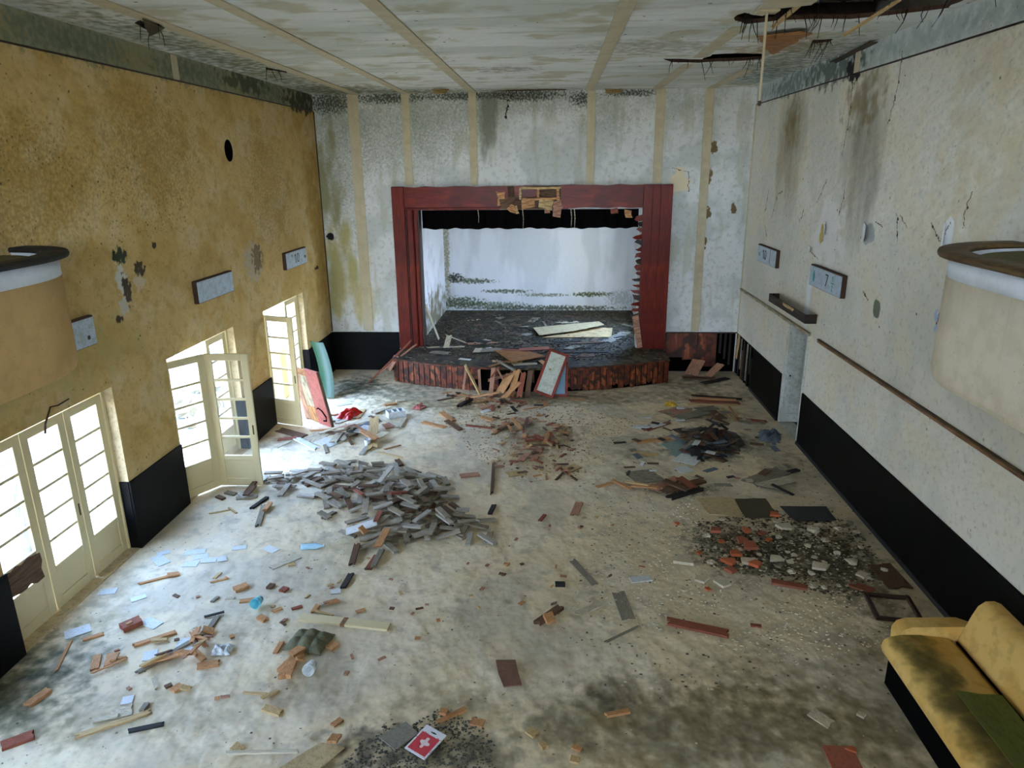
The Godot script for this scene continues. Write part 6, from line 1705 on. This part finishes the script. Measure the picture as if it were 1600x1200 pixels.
	for q in [[0.18, 0.21, 0.06, 0.06], [0.13, 0.21, 0.035, 0.03], [0.23, 0.21, 0.035, 0.03], [0.18, 0.15, 0.03, 0.035], [0.18, 0.27, 0.03, 0.035]]:
		blot(c, q[0], q[1], q[2], q[3], Color(0.90, 0.84, 0.84), 0.95, 72, 12.0, 0.5, 0.2)
	c.im.fill_rect(Rect2i(0, 0, 144, 40), Color(0.88, 0.88, 0.90))
	var hole := PackedVector2Array()
	for i in 12:
		hole.append(Vector2(0.18 + 0.055 * cos(TAU * i / 12), 0.40 + 0.018 * sin(TAU * i / 12)))
	var bag := obj("shopping_bag", shell(0.36, 0.46, [hole], 0.012, Transform3D(Basis(), Vector3(-0.18, -0.23, 0)), Rect2(0, 0, 0.36, 0.46)), null, null, Transform3D(Basis(Vector3.UP, -0.55) * Basis(Vector3.RIGHT, -PI / 2 + 0.09).scaled(Vector3.ONE * 0.66), Vector3(-1.14, 0.05, -5.17)))
	two(bag, painted(c, 0.4), M["w"])
	tag(bag, "red and white plastic carrier bag lying on the dark rubble", "bag")
	# boards that lie in the foreground
	for q in [[[Vector2(-2.10, -5.13), Vector2(-1.86, -5.09), Vector2(-2.08, -4.74), Vector2(-2.36, -4.83)], "card", "brown cardboard sheet lying on the dark rubble's edge", 0.02],
			[[Vector2(-1.58, -5.22), Vector2(-1.38, -5.42), Vector2(-1.22, -5.28), Vector2(-1.40, -5.08)], "grey_tile", "grey square tile lying beside the red and white bag", 0.03],
			[[Vector2(-0.60, -6.33), Vector2(-0.40, -6.34), Vector2(-0.30, -5.96), Vector2(-0.50, -5.92)], "brown_board", "small brown board lying alone on the dusty floor", 0.03],
			[[Vector2(2.20, -10.3), Vector2(2.78, -10.35), Vector2(2.78, -9.7), Vector2(2.3, -9.75)], "card", "torn beige card sheet lying on the rubble by the pale wall", 0.02],
			[[Vector2(2.80, -10.30), Vector2(3.28, -10.32), Vector2(3.32, -9.72), Vector2(2.82, -9.66)], "soil", "black sodden mat beside the torn beige card", 0.018],
			[[Vector2(3.42, -10.05), Vector2(4.1, -10.05), Vector2(4.12, -9.62), Vector2(3.5, -9.58)], "slate", "dark wet board lying close to the black dado", 0.03]]:
		var o := obj("flat_sheet", prism(rag(q[0], 0.015, q[0].size() + int(q[3] * 1000), 0.15), 0.012, 2.0), M[q[1]], null, at(0, q[3], 0))
		tag(o, q[2], "sheet")
		for v in q[0]:
			lie(v.x, v.y, (q[0][0].x + q[0][2].x) / 2, (q[0][0].y + q[0][2].y) / 2, 0.2, q[3])
	# open wooden frame near the sofa
	var wf := thing("square_frame", "dark brown empty square wooden frame on the floor near the sofa", "frame", Vector3(3.97, 0.0, -7.48))
	wf.rotation.y = -0.12
	for s in [-1.0, 1.0]:
		obj("bar", cbox(Vector3(0.52, 0.04, 0.05), 0.006), M["dark_wood"], wf, at(0, 0.021, s * 0.24))
		obj("bar", cbox(Vector3(0.05, 0.04, 0.43), 0.006), M["dark_wood"], wf, at(s * 0.235, 0.021, 0))
	# white drawer with its compartments
	var dr := thing("white_crate", "white open crate with compartments among the scattered boards", "crate", Vector3(-3.33, 0.0, -14.0))
	dr.rotation.y = 0.5
	dr.scale = Vector3.ONE * 0.66
	obj("base", cbox(Vector3(0.55, 0.02, 0.36), 0.003), M["d"], dr, at(0, 0.02, 0))
	for s in [-1.0, 1.0]:
		obj("side", cbox(Vector3(0.55, 0.22, 0.025), 0.004), M["w"], dr, at(0, 0.12, s * 0.17))
	for x in [-0.265, -0.09, 0.09, 0.265]:
		obj("divider", cbox(Vector3(0.025, 0.22, 0.32), 0.004), M["w"], dr, at(x, 0.12, 0))

# run a polygon along an axis with softened normals
func extrude(poly: PackedVector2Array, ln: float, xf: Transform3D) -> ArrayMesh:
	var st := begin()
	st.set_smooth_group(0)
	if Geometry2D.is_polygon_clockwise(poly):
		poly.reverse()
	var segs := 16
	var along := 0.0
	for i in poly.size():
		var a := poly[i]
		var b := poly[(i + 1) % poly.size()]
		for k in segs:
			var l0 := ln * k / segs
			var l1 := ln * (k + 1) / segs
			var p := [Vector3(a.x, l0, a.y), Vector3(b.x, l0, b.y), Vector3(b.x, l1, b.y), Vector3(a.x, l1, a.y)]
			var uv := [Vector2(along, l0), Vector2(along + a.distance_to(b), l0), Vector2(along + a.distance_to(b), l1), Vector2(along, l1)]
			for v in [0, 1, 2, 0, 2, 3]:
				st.set_uv(uv[v])
				st.add_vertex(xf * p[v])
		along += a.distance_to(b)
	st.set_smooth_group(1)
	var id := Geometry2D.triangulate_polygon(poly)
	for y in [0.0, ln]:
		for k in range(0, id.size(), 3):
			var order := [0, 1, 2] if y == 0.0 else [0, 2, 1]
			for v in order:
				st.set_uv(poly[id[k + v]])
				st.add_vertex(xf * Vector3(poly[id[k + v]].x, y, poly[id[k + v]].y))
	st.generate_normals()
	return fin(st)

# ---------------------------------------------------------------- debris
func build_debris() -> void:
	var tones := {"o": "orange raw", "y": "pale yellow", "r": "red-brown", "g": "grey weathered", "d": "dark brown", "k": "blackened", "c": "cream-painted", "w": "white", "p": "pinkish brown", "b": "blue-grey painted", "t": "greenish slate", "q": "brick-red"}
	var kinds := {
		"tile": ["tile_scrap", "flat tile scrap", "tile"],
		"split": ["wood_splinter", "wood splinter", "splinter"],
		"fore": ["wood_stick", "wood stick", "stick"],
		"plank": ["loose_board", "loose board", "board"],
		"mid": ["wood_offcut", "broken wood offcut", "slat"],
		"right": ["rubble_board", "rubble board", "board"]}
	# heap of parquet blocks first, so that loose boards lie on it
	var n := 0
	for q in PARQUET:
		for k in q[4]:
			var ang: float = q[5] + rng.randfn(0.0, 0.5) + (PI / 2 if rng.randf() < 0.35 else 0.0)
			var ln := rng.randf_range(0.26, 0.40) * (0.6 if rng.randf() < 0.15 else 1.0)
			var d := Vector2(cos(ang), sin(ang)) * ln / 2.0
			var w := rng.randf_range(0.07, 0.095)
			var c := Vector2.ZERO
			for go in 12:
				c = Vector2(q[0] + rng.randfn(0.0, q[2] * (1.0 + 0.05 * go)), q[1] + rng.randfn(0.0, q[3] * (1.0 + 0.05 * go)))
				var f := probe(c - d, d / ln * 2.0, ln, w)
				if maxf(f.x, f.x + f.y * ln) < 0.085 and absf(f.y) < 0.3:
					break
			var xf := lie(c.x - d.x, c.y - d.y, c.x + d.x, c.y + d.y, w, 0.028)
			xf.basis = xf.basis * Basis.from_scale(Vector3(ln, 0.028, w))
			var kind := rng.randi() % 10
			var m: Material = M["oak"] if kind < 4 else M["oak2"] if kind < 7 else M["oak3"] if kind < 9 else M["d"]
			var o := obj("parquet_block", M["plank_low"] if kind % 3 else M["planks_low"][rng.randi() % 6], m, null, xf)
			var tone := "grey-brown" if kind < 4 else "dark grey" if kind < 7 else "pale grey" if kind < 9 else "dark brown"
			var lb := "%s%s oak parquet block %s" % ["short " if ln < 0.24 else "", tone, q[6]]
			tag(o, lb, "parquet block", lb.left(70))
			n += 1
	for g in PIECES:
		var kd: Array = kinds[g]
		for p in PIECES[g]:
			var xf := lie(p[0], p[1], p[2], p[3], p[4], p[5])
			var ln := maxf(Vector2(p[0], p[1]).distance_to(Vector2(p[2], p[3])), 0.05)
			xf.basis = xf.basis * Basis.from_scale(Vector3(ln, p[5], p[4]))
			var flat: bool = p[6] in ["w", "t", "q"]
			var o := obj(kd[0], M["plank_low"] if flat else M["planks_low"][rng.randi() % 6], M[p[6]], null, xf)
			if p.size() > 7:
				tag(o, p[7], kd[2])
			else:
				var tone: String = tones[p[6]]
				var lb := "%s%s %s %s" % [size_word(ln, p[4]), tone, kd[1], whereabouts(Vector2(p[0] + p[2], p[1] + p[3]) / 2.0)]
				tag(o, lb, kd[2], lb.left(70))
	# more boards tumbled between the leaning door and the crate
	for k in 18:
		var c := spot_in(TUMBLE)
		var ang := rng.randf() * TAU
		var ln := rng.randf_range(0.25, 0.7)
		var w := rng.randf_range(0.06, 0.2)
		var d := Vector2(cos(ang), sin(ang)) * ln / 2.0
		var xf := lie(c.x - d.x, c.y - d.y, c.x + d.x, c.y + d.y, w, 0.018)
		xf.basis = xf.basis * Basis.from_scale(Vector3(ln, 0.018, w))
		var fn: String = ["c", "w", "o", "d", "g", "p", "c"][rng.randi() % 7]
		var o := obj("loose_board", M["planks_low"][rng.randi() % 6], M[fn], null, xf)
		var lb := "%s%s loose board %s" % [size_word(ln, w), tones[fn], whereabouts(c)]
		tag(o, lb, "board", lb.left(70))
	# chips in front of the stage
	for q in [[CHIPS, 110, "parquet_chip", "parquet chip", ["o", "d", "p", "r", "y"], 0.06, 0.2, 0.03, 0.06], [SLATS, 75, "dark_stick", "stick", ["k", "k", "slate", "d", "b", "d"], 0.15, 0.42, 0.035, 0.11], [CHIPS2, 60, "wood_chip", "wood chip", ["o", "y", "d", "p"], 0.04, 0.10, 0.02, 0.05], [SCATTER, 60, "rubble_scrap", "scrap of rubbish", ["c", "g", "w", "d", "p", "b", "k"], 0.08, 0.3, 0.03, 0.12], [FRONT, 40, "stage_splinter", "splinter fallen from the stage", ["o", "r", "d", "p", "k"], 0.1, 0.4, 0.03, 0.08]]:
		for k in q[1]:
			var c := spot_in(q[0])
			var ang := rng.randf() * TAU
			var ln := rng.randf_range(q[5], q[6])
			var w := rng.randf_range(q[7], q[8])
			var d := Vector2(cos(ang), sin(ang)) * ln / 2.0
			var xf := lie(c.x - d.x, c.y - d.y, c.x + d.x, c.y + d.y, w, 0.014)
			xf.basis = xf.basis * Basis.from_scale(Vector3(ln, 0.014, w))
			var fn: String = q[4][rng.randi() % q[4].size()]
			var o := obj(q[2], M["planks_low"][rng.randi() % 6], M[fn], null, xf)
			var lb := "%s%s %s %s" % [size_word(ln, w), tones.get(fn, "slate grey"), q[3], whereabouts(c)]
			tag(o, lb, q[2].split("_")[-1], lb.left(80))
	# brick shards, plaster lumps
	for p in BRICKS:
		var s: float = p[2] * 0.75
		claimed.append([Vector2(p[0], p[1]), s * 0.55])
		var o := obj("brick_shard", M["shards"][rng.randi() % 4], M["brick"] if rng.randf() < 0.55 else M["q"], null, Transform3D(Basis(Vector3.UP, rng.randf() * TAU).rotated(Vector3.RIGHT, rng.randf_range(-0.2, 0.2)).scaled(Vector3(s, s * 0.5, s)), Vector3(p[0], s * 0.12, p[1])))
		var lb := "%sorange brick shard %s" % ["small " if s < 0.12 else "", whereabouts(Vector2(p[0], p[1] + 0.4))]
		tag(o, lb, "brick", lb)
	for k in 70:
		var s := rng.randf_range(0.05, 0.13) * (1.6 if k < 8 else 1.0)
		var c := free_spot(RUBBLE, s * 0.55)
		var o := obj("plaster_lump", M["lumps"][k % 5], M["plaster"] if k % 3 else M["stone"], null, Transform3D(Basis(Vector3.UP, rng.randf() * TAU).scaled(Vector3(s, s * 0.6, s)), Vector3(c.x, s * 0.16, c.y)))
		var lb := "%s%s plaster lump %s" % ["small " if s < 0.09 else "large " if s > 0.15 else "", "white" if k % 3 else "grey", whereabouts(c)]
		tag(o, lb, "plaster", lb)
	for p in [[1.71, -8.43, 0.28], [3.30, -9.42, 0.24], [2.93, -8.52, 0.20], [3.42, -8.35, 0.22], [2.55, -8.45, 0.22], [1.85, -8.0, 0.18], [2.1, -7.9, 0.2], [3.9, -8.2, 0.16]]:
		var o := obj("plaster_slab", M["shards"][int(p[0] * 10) % 4], M["plaster"], null, Transform3D(Basis(Vector3.UP, p[0] * 9.0).scaled(Vector3(p[2], p[2] * 0.3, p[2] * 0.8)), Vector3(p[0], 0.012, p[1])))
		tag(o, "flat white plaster slab lying on the rubble by the pale wall", "plaster", "plaster slabs")
	# crumbs nobody could count
	crumbs("pale_crumbs", "pale plaster crumbs scattered over the floor along the pale wall", 2800, CRUMBS, M["plaster"], 0.012, 0.05)
	crumbs("brown_crumbs", "brown wood crumbs and dead leaves littering the floor before the stage", 1500, CHIPS3, M["leaf"], 0.012, 0.045)
	crumbs("dark_gravel", "dark wet gravel under the red and white bag", 1500, GRAVEL, M["gravel"], 0.010, 0.035)
	crumbs("rubble_soil", "dark earth and grit between the brick shards", 1700, RUBBLE, M["soil"], 0.015, 0.06)
	crumbs("grit", "fine pale grit strewn over the dusty floor", 900, [Vector2(-5.6, -4.2), Vector2(4.4, -4.2), Vector2(4.4, -16), Vector2(-5.6, -16)], M["stone"], 0.008, 0.022)
	stage_litter()

func crumbs(called: String, label: String, n: int, area: Array, m: Material, s0: float, s1: float, y := 0.0) -> void:
	var mm := MultiMesh.new()
	mm.transform_format = MultiMesh.TRANSFORM_3D
	mm.mesh = M["lumps"][1]
	mm.instance_count = n
	for i in n:
		var c := spot_in(area)
		var s := rng.randf_range(s0, s1) * (0.6 + 0.4 * rng.randf())
		mm.set_instance_transform(i, Transform3D(Basis(Vector3.UP, rng.randf() * TAU).scaled(Vector3(s * rng.randf_range(0.7, 1.6), s * 0.6, s)), Vector3(c.x, y + s * 0.15, c.y)))
	var o := MultiMeshInstance3D.new()
	o.multimesh = mm
	o.material_override = m
	o.name = numbered(called)
	add_child(o)
	o.set_meta("kind", "stuff")
	tag(o, label, called.split("_")[-1])

func stage_litter() -> void:
	crumbs("stage_dirt", "dark earth and rubbish strewn over the stage floor", 3000, [Vector2(-3.3, -22.3), Vector2(2.3, -22.3), Vector2(2.3, -17.9), Vector2(2.5, -16.9), Vector2(-0.5, -16.1), Vector2(-3.3, -17.0)], M["soil"], 0.02, 0.10, STAGE)
	crumbs("stage_grit", "pale crumbs of plaster lying on the stage floor", 900, [Vector2(-3.3, -20.3), Vector2(2.3, -21.3), Vector2(2.3, -17.9), Vector2(2.5, -16.9), Vector2(-0.5, -16.1), Vector2(-3.3, -17.0)], M["stone"], 0.015, 0.06, STAGE)
	for k in 46:
		var c := spot_in([Vector2(-3.1, -22.0), Vector2(2.1, -22.0), Vector2(2.1, -17.9), Vector2(2.3, -17.2), Vector2(-0.4, -16.3), Vector2(-3.1, -17.2)])
		var ang := rng.randf() * TAU
		var ln := rng.randf_range(0.2, 0.8)
		var d := Vector3(cos(ang), 0, sin(ang)) * ln / 2.0
		var w := rng.randf_range(0.05, 0.25)
		var xf := lie(c.x - d.x, c.y - d.z, c.x + d.x, c.y + d.z, w, 0.012)
		xf.basis = xf.basis * Basis.from_scale(Vector3(ln, 0.012, w))
		var t := rng.randi() % 6
		var o := obj("stage_scrap", M["planks_low"][rng.randi() % 6], M[["d", "k", "g", "d", "c", "k"][t]], null, xf)
		var lb := "%s%s board scrap in the stage dirt, %s" % [size_word(ln, w), ["dark brown", "blackened", "grey", "dark brown", "cream", "blackened"][t], "at its front" if c.y > -18.0 else "at its rear wall" if c.y < -21.0 else "in its middle"]
		tag(o, lb, "scrap", lb.left(80))
